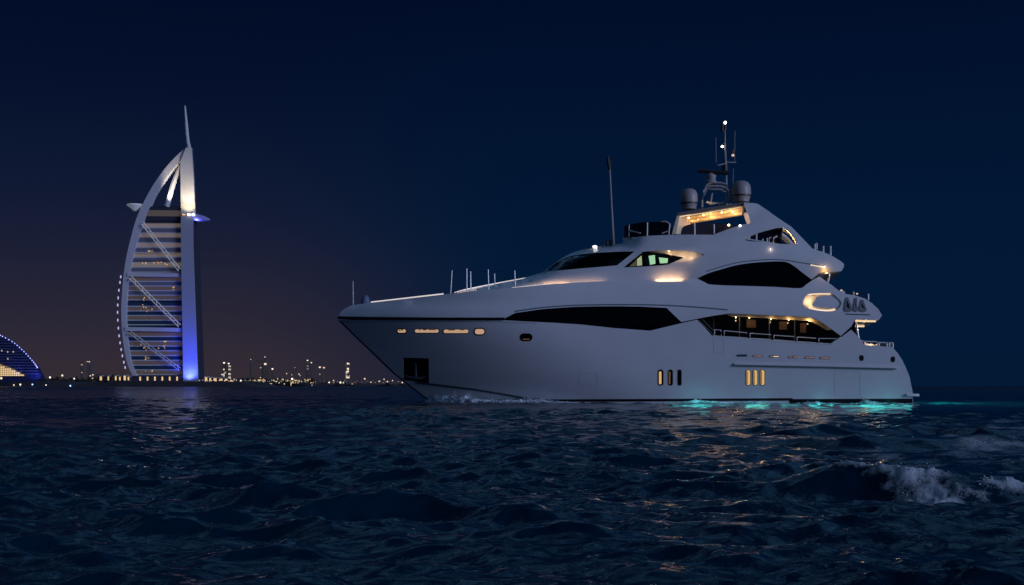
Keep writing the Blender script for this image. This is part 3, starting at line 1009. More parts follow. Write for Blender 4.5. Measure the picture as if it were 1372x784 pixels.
# roofs and decks of the upper levels
span('bridge_roof', [(850, 318.4), (870, 316.6), (902, 315.2), (940, 315.2), (990, 317.5), (1040, 326), (1090, 333.6), (1104, 338.6), (1127, 350.6)], lambda a, b: bS(a, b) - 0.12, M['gelcoat'], yacht, t=0.08)
span('wing_underside', [(1060, 367.2), (1097, 365.4), (1112, 364.4), (1127, 362.8)], lambda a, b: 3.3, M['gelcoat'], yacht, t=0.04)
span('wing_stern', [(1127, 350.4), (1130.7, 354), (1130.4, 357.6), (1127, 363)], lambda a, b: bS(a, b) - 0.03, M['gelcoat'], yacht, t=0.03)
span('upper_saloon_aft_wall', [(1093, 366), (1096, 380), (1099, 403)], lambda a, b: 3.0, M['glass'], yacht, t=0.05)
span('main_saloon_aft_wall', [(1137, 428), (1139, 445), (1141, 466)], lambda a, b: 2.85, M['glass'], yacht, t=0.05)
span('cockpit_deck', [(1130, 465), (1160, 465.8), (1195, 467.6)], lambda a, b: bH(a, b) - 0.12, M['teak'], yacht, t=0.05)

# fin arch lining, lit from inside
def lining(name, path, depth, m):
    for s in (1, -1):
        mb = MB()
        o_, i_ = [], []
        for px, py in path:
            p = loc(px, py, bS(px, py) - 0.03)
            o_.append((p.x + 0.02, p.y * s, p.z)); i_.append((p.x + 0.02, (p.y + depth) * s, p.z))
        n = len(o_)
        mb.add(o_ + i_ + [(x + 0.06, y, z) for x, y, z in o_ + i_], [(k, k + 1, n + k + 1, n + k) for k in range(n - 1)] + [(k + 2 * n, k + 1 + 2 * n, 3 * n + k + 1, 3 * n + k) for k in range(n - 1)])
        mb.build(name, m, sup)


lining('arch_lining', cr([(1047, 304.6), (1056, 309.8), (1063, 317), (1068.4, 327)], 4), 1.45, M['cream'])
ylamp(1040, 318.5, 2.72, 70, WARM, 0.06, kind='SPOT', aim=(1.0, -0.02, 0.10), angle=110)

# ---- hardtop
def loc3(px, py, b, s=1):
    p = loc(px, py, b)
    return (p.x, p.y * s, p.z)


def hardtop():
    mb = MB()
    bot = [(906.6, 289.4, 2.35), (936, 284.6, 2.4), (966, 279.7, 2.4), (997.6, 274.6, 2.36)]
    top = [(908.0, 285.2, 2.2), (936, 280.0, 2.3), (966, 275.6, 2.3), (997, 271.2, 2.25)]
    n = len(bot)
    vs, fs = [], []
    for s in (1, -1):
        vs += [loc3(*p, s) for p in bot] + [loc3(*p, s) for p in top]
    for k in range(n - 1):
        fs += [(k, k + 1, n + k + 1, n + k), (2 * n + k, 3 * n + k, 3 * n + k + 1, 2 * n + k + 1),
               (k, 2 * n + k, 2 * n + k + 1, k + 1), (n + k, n + k + 1, 3 * n + k + 1, 3 * n + k)]
    fs += [(0, n, 3 * n, 2 * n), (n - 1, 3 * n - 1, 4 * n - 1, 2 * n - 1)]
    mb.add(vs, fs)
    return mb.build('hardtop', mat('hardtop_edge_paint', (0.20, 0.16, 0.14), 0.5), yacht, angle=20)


ht = hardtop()
mbc = MB()
cb = [(909, 290.2, 2.2), (950, 283.6, 2.25), (995, 276.4, 2.22)]
cv = [loc3(*p) for p in cb] + [loc3(*p, -1) for p in cb]
cv = [(x, y, z - 0.02) for x, y, z in cv] + [(x, y, z + 0.01) for x, y, z in cv]
mbc.add(cv, [(0, 1, 4, 3), (1, 2, 5, 4), (6, 9, 10, 7), (7, 10, 11, 8), (0, 3, 9, 6), (2, 8, 11, 5), (0, 6, 7, 1), (1, 7, 8, 2), (3, 4, 10, 9), (4, 5, 11, 10)])
ceil_ = mbc.build('ceiling_panel', M['cream'], ht)
strip('cove_light', [(909, 290.6), (950, 284.0), (993, 277.0)], lambda a, b: 2.22, 1.3, 0.0, M['led_warm'], ht, t=0.05, sides=(1,))
for px, py, b in ((923, 291.6, 1.2), (942.5, 288.0, 1.3), (967, 284.6, 1.2), (981.5, 283.8, 0.6), (935, 293.5, -0.6)):
    ybulb('downlight', px, py, b, 0.05, M['lamp_warm'], ht)
for px, py, b in ((920, 302, 0.9), (950, 297, 0.9), (980, 292, 0.9), (925, 304, -1.0), (955, 299, -1.0), (985, 295, -1.0)):
    ylamp(px, py, b, 11, WARMER, 0.12)
# legs: slim near edge, broad inner faces
for s in (1, -1):
    mb = MB()
    o_ = [loc3(907.2, 288.4, 2.33, s), loc3(900.2, 313.6, 2.33, s), loc3(906.0, 313.6, 2.33, s), loc3(910.4, 289.4, 2.33, s)]
    # the leg turns inwards: a broad panel across the ship with a slanting inner edge
    i_ = [loc3(920, 288.4, 0.95, s), loc3(918, 314.0, 0.45, s), loc3(923, 314.0, 0.45, s), loc3(925, 288.6, 0.95, s)]
    mb.add(o_ + i_, [(0, 1, 2, 3), (7, 6, 5, 4), (0, 4, 5, 1), (1, 5, 6, 2), (2, 6, 7, 3), (3, 7, 4, 0)])
    mb.build('hardtop_leg', M['cream'], ht, smooth=False)
# smoked wind deflector and rails of the flybridge
def bGl(px, py):
    return 0.15 + 1.95 * math.sqrt(max(0.0, min(1.0, (px - 835.5) / 55.0)))
gl = shell('wind_deflector', [(836.2, 318.6), (836, 305)] + cr([(836, 305), (838, 302.4), (850, 299.6), (864, 297.8), (880, 297), (897, 296.6)], 3)[1:] + [(898, 316)], bGl, M['smoke'], yacht, t=0.03, step=6)
for pts in ([(842.6, 318, 1.0), (843, 301.4, 1.0)], [(867, 316.6, 1.75), (867.4, 298.2, 1.75)], [(896, 315.2, 2.22), (897.4, 300, 2.22), (893, 296.8, 2.22), (886, 297, 2.1)], [(844, 309, 1.05), (858, 312.4, 1.6)], [(887, 312.6, 2.15), (896, 309.4, 2.2)]):
    ytube('deflector_post', [pts], 0.045, M['rail_white'], gl, (1, -1), 6)
shell('helm_console', [(833.6, 318.4), (849, 318.6), (847.2, 325.6), (836, 326.2)], lambda a, b: 0.55 + 0.02 * (a - 833), M['gelcoat'], yacht, t=0.4, step=10)
sb = shell('bench_screen', cr([(912, 315), (914, 306), (922, 301.2), (940, 299.0), (962, 299.4), (984, 302)], 3) + [(986, 305.6), (970, 312), (956, 317)], lambda a, b: 1.7, M['seat'], yacht, t=0.35, step=9)
for x_, y_ in ((930.6, 299), (956.6, 300.6)):
    ytube('deflector_post', [[(x_, y_, 2.3), (x_ + 0.3, 315, 2.3)]], 0.045, M['rail_white'], sb, (1, -1), 6)
ybulb('coaming_light', 991.6, 302.4, 2.66, 0.07, M['lamp_white'], sup)
ybulb('coaming_light', 976.5, 301.6, 1.9, 0.07, M['lamp_warm'], sup)
shell('arch_dark_panel', [(994, 325), (998, 318), (1012, 310), (1046, 302), (1048, 306), (1048, 328), (1010, 327)], lambda a, b: 2.35, M['smoke'], sup, t=0.03, step=10)  # dark panel added across the arch to hide the lit far fin
# steel and furniture glimpsed through the arch
for px, h in ((1004, 314), (1013.6, 313.2), (1022, 320), (1028, 319)):
    ytube('arch_rail', [[(px, 323.6, 2.62), (px, h, 2.62)]], 0.045, M['rail_white'], sup, (1, -1), 6)
ytube('arch_rail', [[(1036, 325.6, 2.62), (1036.6, 318.6, 2.62), (1041, 316.4, 2.62)]], 0.06, M['rail_white'], sup, (1, -1), 6)
ytube('arch_rail', [[(1030.4, 325, 2.55), (1030.8, 319.2, 2.55), (1033.4, 318, 2.55)]], 0.06, M['cushion'], sup, (1, -1), 6)
ybulb('wing_lamp', 1032.4, 333.6, bS(1032, 333.6) + 0.03, 0.05, M['glow_white'], sup)
ylamp(1032.4, 333.4, bS(1032, 333.6) + 0.16, 0.35, (1.0, 0.75, 0.6), 0.03)

# ---- lamps along the ledge and in the scoop
def wash(px, py, b, length, power, col, aim):
    for sd in (1, -1):
        p = loc(px, py, b)
        d = bpy.data.lights.new('ledge_wash_light', 'AREA')
        d.shape = 'RECTANGLE'
        d.size, d.size_y = length, 0.06
        d.energy = power
        d.color = col
        o = bpy.data.objects.new('ledge_wash_light', d)
        o.location = (p.x, p.y * sd, p.z)
        o.rotation_euler = Vector((aim[0], aim[1] * sd, aim[2])).to_track_quat('-Z', 'Y').to_euler()
        COL.objects.link(o)
        o.parent = yacht


AMBER = (1.0, 0.58, 0.29)
wash(744, 380.6, bS(744, 377) + 0.34, 1.8, 5.5, AMBER, (0, 1, 0.35))
wash(716, 383.4, bS(716, 380) + 0.30, 1.6, 2.2, AMBER, (0, 1, 0.35))
wash(786, 378.4, bS(786, 374) + 0.34, 2.2, 2.6, AMBER, (0, 1, 0.35))
wash(896, 374.6, bS(896, 370) + 0.40, 1.7, 9.0, AMBER, (0, 1, 0.55))
strip('ledge_lamp', [(886, 375.6), (896, 375.4), (906, 375.3)], lambda a, b: bS(a, 374) + 0.10, 0.8, 0, M['led_warm'], sup, t=0.03)
ybulb('eyebrow_lamp', 896, 336.8, bS(896, 337) - 0.05, 0.03, M['lamp_warm'], sup, (1, -1))
ylamp(897, 338.2, bS(897, 338) + 0.02, 1.4, WARM, 0.04)
ylamp(912, 341.0, bS(912, 341) + 0.05, 1.9, WARM, 0.04)
ylamp(924, 343.4, bS(924, 343) + 0.14, 2.0, WARM, 0.04)
# glowing strips put in for the lit white paint along the bow
strip('deck_edge_glow', [(497, 405.0), (520, 402.4), (545, 399.5), (570, 396.6), (594, 393.9)], lambda a, b: bB(a, b) - 0.06, 1.9, 0, M['glow_white'], band, t=0.06)
strip('deck_edge_glow', cr([(608.6, 392.6), (622, 388.6), (640, 384.8), (672, 378.6), (707, 372.3)], 4), lambda a, b: 0.04, 1.7, 0, M['glow_white'], sup, t=0.03)
strip('deck_edge_glow', [(686, 385.6), (706, 383.6), (730, 381.6)], lambda a, b: bB(a, b) - 0.10, 0.9, 0, M['glow_white'], band, t=0.03)
for px, py, b, pw in ((615, 389.0, 0.9, 0.8), (632, 385.6, 1.0, 0.6)):
    ylamp(px, py - 1.5, b, pw, (1.0, 0.7, 0.55), 0.04)

# ---- under the wing, struts
wl = strip('wing_light', [(1086, 354.9), (1096, 356.6), (1106, 358.6)], lambda a, b: bS(a, b) + 0.03, 1.2, 0, M['led_warm'], sup, t=0.03)
shell('wing_soffit', [(1096, 365.6), (1100, 360.4), (1106, 358.4), (1114, 362), (1119.5, 363.2), (1112, 365)], lambda a, b: bS(a, b) + 0.012, M['cream'], sup, t=0.03, step=5)
ybulb('downlight', 1104.4, 357.6, bS(1104, 357) + 0.08, 0.035, M['lamp_warm'], sup, (1, -1))
ylamp(1105, 361.5, bS(1105, 361) + 0.25, 1.4, WARM, 0.04)
ylamp(1108, 368.5, 2.9, 2.5, WARM, 0.05)
ytube('wing_strut', [[(1112.8, 364.8, 3.1), (1108.8, 380, 3.1)]], 0.055, M['rail_white'], yacht, (1, -1), 8)
ytube('deck_strut', [[(1146.6, 430, 3.3), (1151.2, 457, 3.3)]], 0.06, M['rail_white'], yacht, (1, -1), 8)
ylamp(1153, 441, 3.0, 2.0, WARM, 0.05)

# ---- deck rails aft and cockpit furniture
def rail(name, posts, b, r=0.028, top=True, m='rail_white', par=None):
    for x, y0, y1 in posts:
        ytube('rail_post', [[(x, y0, b), (x, y1, b)]], r * 1.3, M[m], par or yacht, (1, -1), 6)


r1 = ytube('flybridge_rail', [[(1086, 326.2, 2.8), (1094, 325.6, 2.8), (1103, 329.4, 2.8), (1113, 330.4, 2.7)], [(1088, 330.6, 2.8), (1103, 333.8, 2.8), (1113, 335.6, 2.7)]], 0.028, M['dark_metal'], yacht, (1, -1), 6)
rail('rail', [(1092, 335.4, 327), (1094.2, 334, 325.6), (1103.2, 338, 329.6), (1112.8, 342, 329.8)], 2.8, 0.04, par=r1)
r2 = ytube('upper_deck_rail', [[(1121, 388.4, 3.3), (1127, 388.6, 3.3), (1143, 391.4, 3.3), (1163, 394.6, 3.2)], [(1127, 391.8, 3.3), (1143, 394.4, 3.3), (1163, 398.6, 3.2)]], 0.026, M['dark_metal'], yacht, (1, -1), 6)
rail('rail', [(1127, 394.2, 388.6), (1143.4, 397, 391), (1163.2, 402.6, 393.6)], 3.3, 0.045, par=r2)
ybulb('deck_lamp', 1127.4, 389.6, 3.35, 0.08, M['slot_lit'], r2)
ybulb('deck_lamp', 1148.4, 393.4, 3.2, 0.07, M['slot_lit'], r2)
r3 = ytube('cockpit_rail', [[(1153, 456.8, 3.45), (1160, 457.8, 3.45), (1175, 458.2, 3.45)], [(1177, 459, 3.45), (1188, 459.4, 3.42)], [(1191, 459.4, 3.42), (1196, 459.4, 3.4)]], 0.045, M['rail_white'], yacht, (1, -1), 6)
rail('rail', [(1158, 464, 457.6), (1175.4, 466, 458.4), (1177.6, 466, 458.8), (1188.4, 466.4, 459.4), (1191.4, 466.8, 459.4), (1196, 466.6, 459.2)], 3.42, 0.045, par=r3)
shell('cockpit_sofa', cr([(1158.5, 465.8), (1158, 461.8), (1161, 460.4), (1170, 461.4), (1173.4, 463), (1174, 466.6)], 3) + [(1166, 467)], lambda a, b: 3.1, M['cushion'], yacht, t=0.9, step=8)
shell('cockpit_table', [(1179, 461.6), (1187, 461.8), (1187, 466.8), (1179, 466.6)], lambda a, b: 2.4, M['seat'], yacht, t=1.2, step=8)
ylamp(1166, 458.6, 3.25, 2.4, (1.0, 0.74, 0.5), 0.05)

# ---- bow fittings
ytube('bow_staff', [[(473.2, 409.6, 0.02), (473.0, 376.6, 0.02)]], [0.045, 0.03], M['rail_white'], yacht)
mb = MB()
p = loc(489.6, 407.4, 0.0)
mb.lathe(p, [(0.34, -0.15), (0.33, 0.1), (0.28, 0.42), (0.18, 0.6), (0.05, 0.66)], 16)
mb.build('windlass_cover', mat('blue_grey_cover', (0.10, 0.13, 0.20), 0.7), yacht)
for x0, x1, y0, y1, sd in ((603.6, 605.6, 392.8, 362.4, 1), (625.4, 625.4, 388.4, 359.8, 1), (630.8, 630.4, 386.2, 363.8, -1), (654.8, 653.9, 389, 361.2, 1), (663.0, 662.5, 382, 366.6, -1), (690.4, 689.5, 382.4, 362.6, 1)):
    q0 = bB(x0, 390) - 0.35 if sd == 1 else 0.4
    ytube('guard_stanchion', [[(x0, y0 + 1.5, q0), (x1, y1, q0)]], 0.040, M['rail_white'], yacht, (1,), 6)
ytube('guard_wire', [[(605.4, 364.6, bB(605, 390) - .35), (625.4, 362.4, bB(625, 390) - .35), (654, 363.4, bB(654, 390) - .35), (689.6, 364.4, bB(690, 390) - .35)]], 0.010, M['dark_metal'], yacht, (1, -1), 5)

# ---- roof fittings, aerials, mast
pole = ytube('whip_aerial', [[(822.4, 329, 0.9), (819.6, 280, 0.9), (817.0, 226, 0.9)]], [0.085, 0.07, 0.05], M['dome'], yacht)
ytube('aerial_head', [[(817.0, 227, 0.9), (815.6, 218, 0.9), (814.4, 209.8, 0.9)]], [0.13, 0.15, 0.11], M['dark_metal'], pole)
for px, py in ((809, 327.6), (813.6, 322.6), (818, 322)):
    mb = MB()
    mb.lathe(loc(px, 329.6, 0.8), [(0.10, 0), (0.10, (329.6 - py) * 0.05), (0.04, (329.6 - py) * 0.05 + 0.06)], 10)
    mb.build('horn', M['dark_metal'], yacht)
sl = ytube('searchlight', [[(797.4, 334.6, 0.5), (797.2, 332, 0.5)]], 0.07, M['chrome'], yacht)
mb = MB()
mb.lathe(loc(797, 332.0, 0.5), [(0.06, -0.04), (0.16, 0.04), (0.17, 0.12), (0.08, 0.16)], 14)
mb.build('lamp_lens', mat('searchlight_glow', (1, 1, 1), 0.4, emit=(1.0, 0.93, 0.88), strength=1.6), sl)


def dome(px, py, b, w, h):
    rr = w / 2 * 0.0535
    H = h * 0.0535
    root = MB()
    root.lathe(loc(px, py, b), [(rr * 0.80, 0), (rr * 0.86, H * 0.16), (rr * 0.96, H * 0.24)], 24)
    base = root.build('dome_base', M['dome'], yacht)
    k = MB()
    k.lathe(loc(px, py, b), [(rr * 0.98, H * 0.245), (rr * 0.98, H * 0.31)], 24)
    k.build('dome_band', M['dark_metal'], base)
    d = MB()
    d.lathe(loc(px, py, b), [(rr * 0.97, H * 0.315), (rr, H * 0.4), (rr * 0.99, H * 0.62), (rr * 0.92, H * 0.77), (rr * 0.74, H * 0.90), (rr * 0.42, H * 0.975), (rr * 0.05, H)], 24)
    d.build('satellite_dome', M['dome'], base)


dome(923.2, 280.6, 0.6, 22.5, 27)
dome(993.2, 270.6, 0.9, 24.5, 27)
mast = ytube('radar_arch', [[(940.4, 277.6, 0.7), (940.8, 268, 0.7), (943.6, 255, 0.7), (947.4, 247.4, 0.7), (954, 244.6, 0.7), (966, 245.2, 0.7), (973, 247.4, 0.7), (977.6, 254, 0.7), (978.6, 272.6, 0.7)],
                            [(949, 249.4, 0.7), (966, 250.0, 0.7), (973, 255, 0.7), (974.2, 272.6, 0.7)]], 0.075, mat('arch_grey_paint', (0.35, 0.34, 0.36), 0.5), yacht, (1, -1))
mb = MB()
mb.lathe(loc(952.6, 247.4, 0.3), [(0.42, 0.0), (0.42, 0.20), (0.30, 0.30), (0.34, 0.42), (0.36, 0.62), (0.20, 0.72), (0.12, 0.80)], 16)
rb = mb.build('radar_pedestal', M['dome'], mast)
ytube('radar_scanner', [[(934.2, 228.4, 0.3), (955, 230.4, 0.3), (976.6, 232.2, 0.3)]], [0.13, 0.16, 0.13], M['dark_metal'], rb)
pm = ytube('mast_pole', [[(973.2, 248, 0), (972.6, 226, 0), (971.6, 198, 0), (971.0, 168, 0)]], [0.085, 0.075, 0.06, 0.045], M['dome'], mast)
ytube('mast_crossbar', [[(961.6, 221.4, 0.2), (972.4, 219.4, 0)], [(972.4, 217.4, 0), (986.2, 217.8, -0.2)]], 0.045, M['dome'], pm)
ytube('mast_light_box', [[(971.9, 229.6, 0), (971.6, 221.6, 0)]], 0.22, M['dark_metal'], pm)
ytube('mast_light_box', [[(968.2, 176.4, 0), (968.0, 164.6, 0)], [(971.6, 174.6, 0), (971.6, 168.6, 0)]], 0.13, M['dark_metal'], pm)
ytube('mast_light_box', [[(981.8, 206.8, 0), (981.6, 201, 0)]], 0.15, M['dark_metal'], pm)
ybulb('masthead_light', 971.6, 164.4, 0, 0.095, M['lamp_white'], pm)
ybulb('steaming_light', 967.6, 196.4, 0.15, 0.08, M['lamp_white'], pm)
ybulb('anchor_light', 982, 208.0, 0.0, 0.10, M['slot_lit'], pm)
for pts in ([(959.6, 219, 0.4), (959.2, 184, 0.4)], [(984.4, 217, -0.2), (984.6, 175, -0.2)], [(982.2, 246, 0.3), (982.6, 226, 0.3)]):
    ytube('thin_aerial', [pts], 0.016, M['dome'], pm, (1,), 5)
hn = ytube('roof_horn', [[(946.6, 271.2, 0.8), (952, 273.0, 0.8), (962, 272.2, 0.8)]], [0.09, 0.12, 0.05], M['cushion'], yacht)
ytube('roof_camera', [[(952.4, 271.6, 0.8), (954.4, 258.6, 0.8)], [(962, 273, 0.8), (974, 271.6, 0.8)]], 0.07, M['dome'], hn)
ylamp(949, 268.4, 1.2, 0.8, WARM, 0.04)

# ---- teal underwater lamps with unseen lights added above the water for their glow
TEAL = (0.035, 0.80, 0.72)
for px, py, pw in ((930, 541.4, 16), (938, 541.4, 8), (1024, 541.8, 5), (1098, 541.8, 9), (1166, 541.6, 16), (1195, 541.6, 12)):
    ul = ybulb('underwater_lamp', px, py + 1.5, bH(px, 541) + 0.02, 0.09, M['lamp_teal'], hull, (1, -1))
    ylamp(px, py - 0.8, bH(px, 540) + 0.7, pw * 0.13, TEAL, 0.10, sides=(1, -1))  # added light just above the water, standing in for the lamp's glow


def water_spot(px, b, z, aim, power, spread=110):  # added spots above the water, imitating underwater beams
    for sd in (1, -1):
        p = loc(px, 540, b)
        d = bpy.data.lights.new('added_teal_beam', 'SPOT')
        d.energy = power
        d.color = TEAL
        d.spot_size = R(spread)
        d.spot_blend = 0.9
        d.shadow_soft_size = 0.15
        o = bpy.data.objects.new('added_teal_beam', d)
        o.location = (p.x, p.y * sd, z)
        o.rotation_euler = Vector((aim[0], aim[1] * sd, aim[2])).to_track_quat('-Z', 'Y').to_euler()
        COL.objects.link(o)
        o.parent = yacht


def foam_fill(px, w_, power):  # added area lights over the foam in place of light from below
    for sd in (1, -1):
        p = loc(px, 540, bH(px, 540) + 0.75)
        d = bpy.data.lights.new('added_teal_glow', 'AREA')
        d.shape = 'RECTANGLE'
        d.size, d.size_y = w_, 0.5
        d.energy = power
        d.color = TEAL
        o = bpy.data.objects.new('added_teal_glow', d)
        o.location = (p.x, p.y * sd, 0.95)
        o.rotation_euler = Vector((0, -0.9 * sd, -1)).to_track_quat('-Z', 'Y').to_euler()
        COL.objects.link(o)
        o.parent = yacht


for px, w_, pw in ((905, 1.2, 4), (935, 1.8, 22), (955, 1.5, 10), (985, 1.2, 5), (1015, 1.5, 18), (1060, 1.2, 4), (1100, 1.5, 18), (1140, 1.2, 7), (1170, 1.5, 22), (1205, 1.6, 12)):
    foam_fill(px, w_, pw * 0.38)
for b_ in (2.6, 0.8):
    water_spot(1226, b_, 1.6, (1.0, -0.12, -0.30), 420, 120)

# ------------------------------------------------------------------ foam where the hull meets the sea
foam_m = bpy.data.materials.new('hull_foam')
foam_m.use_nodes = True
nt = foam_m.node_tree
pf = nt.nodes['Principled BSDF']
pf.inputs['Base Color'].default_value = (0.74, 0.79, 0.82, 1)
pf.inputs['Roughness'].default_value = 0.9
pf.inputs['Specular IOR Level'].default_value = 0.1
g_ = nt.nodes.new('ShaderNodeNewGeometry')
n_ = nt.nodes.new('ShaderNodeTexNoise')
n_.inputs['Scale'].default_value = 4.5
n_.inputs['Detail'].default_value = 6
n_.inputs['Roughness'].default_value = 0.65
nt.links.new(g_.outputs['Position'], n_.inputs['Vector'])
a_ = nt.nodes.new('ShaderNodeAttribute')
a_.attribute_name = 'cover'
s_ = nt.nodes.new('ShaderNodeMath')
s_.operation = 'ADD'
nt.links.new(n_.outputs['Fac'], s_.inputs[0])
nt.links.new(a_.outputs['Fac'], s_.inputs[1])
r_ = nt.nodes.new('ShaderNodeMapRange')
r_.inputs[1].default_value = 0.85
r_.inputs[2].default_value = 1.15
nt.links.new(s_.outputs[0], r_.inputs[0])
nt.links.new(r_.outputs[0], pf.inputs['Alpha'])


def foam_ribbon(name, keys, label, seed):
    """keys: (column, height m, reach m). a churned ridge of foam lying against the hull"""
    xs = [k[0] for k in keys]
    NU = int((xs[-1] - xs[0]) * 1.6)
    NV = 22
    vs, cov, fs = [], [], []
    inv = yacht.matrix_basis
    for i in range(NU + 1):
        px = xs[0] + (xs[-1] - xs[0]) * i / NU
        h = pchip(px, xs, [k[1] for k in keys])
        w = pchip(px, xs, [k[2] for k in keys])
        for j in range(NV + 1):
            v = j / NV
            b = bH(px, 541) - 0.12 + v * w
            p = loc(px, 541, b)
            q = noise.fractal(Vector((p.x * 1.3 + seed, p.y * 1.6, seed)), 0.8, 2.1, 5)
            q2 = noise.fractal(Vector((p.x * 4.5, p.y * 4.5, seed + 4)), 0.8, 2.1, 4)
            prof = math.sin(math.pi * min(1.0, (0.12 + v * 0.95))) ** 1.3
            z = -0.10 + (h * 0.62 + 0.10) * prof * (0.75 + 0.45 * q + 0.10 * q2)
            vs.append((p.x, p.y, z))
            cov.append(max(0.0, min(1.0, 0.25 + 0.55 * prof + 0.5 * q)) * min(1.0, h / 0.12))
    for i in range(NU):
        for j in range(NV):
            a = i * (NV + 1) + j
            fs.append((a, a + 1, a + NV + 2, a + NV + 1))
    me = bpy.data.meshes.new(name)
    me.from_pydata(vs, [], fs)
    me.polygons.foreach_set('use_smooth', [True] * len(fs))
    at_ = me.attributes.new('cover', 'FLOAT', 'POINT')
    at_.data.foreach_set('value', cov)
    me.materials.append(foam_m)
    o = bpy.data.objects.new(name, me)
    o.location = P0
    o.rotation_euler = (0, 0, -YAW)
    COL.objects.link(o)
    tag(o, label, 'foam', kind='stuff')


def droplets(name, pts, label, m):
    """a mass of spray: one small lump at every (point, radius)"""
    ico = [(0, 0, 1), (0.894, 0, 0.447), (0.276, 0.851, 0.447), (-0.724, 0.526, 0.447), (-0.724, -0.526, 0.447), (0.276, -0.851, 0.447), (0.724, 0.526, -0.447), (-0.276, 0.851, -0.447), (-0.894, 0, -0.447), (-0.276, -0.851, -0.447), (0.724, -0.526, -0.447), (0, 0, -1)]
    tri = [(0, 1, 2), (0, 2, 3), (0, 3, 4), (0, 4, 5), (0, 5, 1), (1, 6, 2), (2, 7, 3), (3, 8, 4), (4, 9, 5), (5, 10, 1), (6, 7, 2), (7, 8, 3), (8, 9, 4), (9, 10, 5), (10, 6, 1), (6, 11, 7), (7, 11, 8), (8, 11, 9), (9, 11, 10), (10, 11, 6)]
    ico = np.array(ico)
    tri = np.array(tri, dtype=np.int32)
    P = np.array([p for p, r in pts])
    Rr = np.array([r for p, r in pts])
    rg_ = np.random.default_rng(3)
    st = rg_.uniform(0.6, 1.5, (len(P), 1, 3))
    V = (P[:, None, :] + ico[None] * Rr[:, None, None] * st).reshape(-1, 3).astype(np.float32)
    T = (tri[None] + (np.arange(len(P)) * 12)[:, None, None]).reshape(-1).astype(np.int32)
    me = bpy.data.meshes.new(name)
    me.vertices.add(len(V))
    me.vertices.foreach_set('co', V.ravel())
    me.loops.add(len(T))
    me.loops.foreach_set('vertex_index', T)
    n = len(T) // 3
    me.polygons.add(n)
    me.polygons.foreach_set('loop_start', np.arange(0, len(T), 3, dtype=np.int32))
    me.polygons.foreach_set('loop_total', np.full(n, 3, dtype=np.int32))
    me.polygons.foreach_set('use_smooth', np.ones(n, dtype=bool))
    me.update()
    me.materials.append(m)
    o = bpy.data.objects.new(name, me)
    COL.objects.link(o)
    tag(o, label, 'spray', kind='stuff')
    return o


spray_m = mat('spray_white', (0.42, 0.47, 0.51), 0.9, spec=0.1)


def hull_spray(keys, n, seed, label, rmax=0.065):
    rg_ = random.Random(seed)
    xs = [k[0] for k in keys]
    pts = []
    Mx = yacht.matrix_basis
    tries = 0
    while len(pts) < n and tries < n * 30:
        tries += 1
        px = rg_.uniform(xs[0], xs[-1])
        h = pchip(px, xs, [k[1] for k in keys])
        w = pchip(px, xs, [k[2] for k in keys])
        v = rg_.random() ** 1.4
        q = noise.fractal(Vector((px * 0.09, v * 2.2, seed)), 0.8, 2.1, 4)
        if rg_.random() > max(0.0, 0.35 + 1.1 * q) * min(1.0, h * 3):
            continue
        z = h * (1 - v * 0.75) * rg_.random() ** 1.7 * (0.7 + 0.9 * max(0, q))
        p = loc(px, 541, bH(px, 541) + 0.03 + v * w)
        p.z = z
        pts.append((tuple(Mx @ p), rmax * (0.25 + 0.75 * rg_.random() ** 2) * (1.15 - 0.7 * z / max(h, 0.05) if h > 0.05 else 0.6)))
    droplets('spray', pts, label, spray_m)


foam_ribbon('bow_foam', [(572, 0.12, 0.5), (590, 0.85, 1.0), (612, 1.05, 1.4), (632, 0.62, 1.6), (660, 0.46, 1.6), (690, 0.40, 1.6), (718, 0.58, 1.5), (740, 0.36, 1.3), (770, 0.16, 1.0), (800, 0.03, 0.6)], 'pale churned foam thrown up under the bow', 3.0)
foam_ribbon('side_foam', [(860, 0.02, 0.5), (900, 0.14, 0.7), (930, 0.46, 1.2), (955, 0.36, 1.2), (985, 0.14, 0.9), (1006, 0.40, 1.1), (1022, 0.26, 1.0), (1042, 0.05, 0.7), (1080, 0.06, 0.6), (1094, 0.34, 0.9), (1106, 0.14, 0.8), (1120, 0.24, 0.8), (1150, 0.05, 0.6), (1164, 0.36, 0.7), (1176, 0.20, 0.8), (1200, 0.22, 0.9), (1226, 0.06, 0.9)], 'teal lit foam along the waterline amidships and aft', 9.0)

yacht_m = bpy.context.view_layer.update()
hull_spray([(570, 0.25, 0.3), (584, 0.9, 0.6), (604, 1.15, 0.8), (622, 0.95, 1.0), (645, 0.5, 1.1), (680, 0.34, 1.2), (716, 0.46, 1.2), (745, 0.2, 1.0), (790, 0.06, 0.7)], 9000, 5, 'fine pale spray thrown up beside the bow')
hull_spray([(862, 0.03, 0.5), (905, 0.12, 0.8), (932, 0.30, 1.1), (958, 0.22, 1.1), (985, 0.10, 0.8), (1006, 0.26, 0.9), (1022, 0.14, 0.8), (1060, 0.05, 0.7), (1094, 0.24, 0.8), (1108, 0.08, 0.8), (1140, 0.05, 0.8), (1160, 0.36, 0.8), (1180, 0.14, 0.8), (1224, 0.06, 0.9)], 3600, 8, 'fine teal lit spray along the waterline aft', 0.07)

droplets('crest_spray', CREST, 'pale spray breaking off the crest of the nearest wave', spray_m)
print('crest lumps', len(CREST))

# ================================================================== THE CITY SHORE
def at(px, py, Y):
    return Vector(((px - CX) * Y / F, Y, CH - (py - HY) * Y / F))


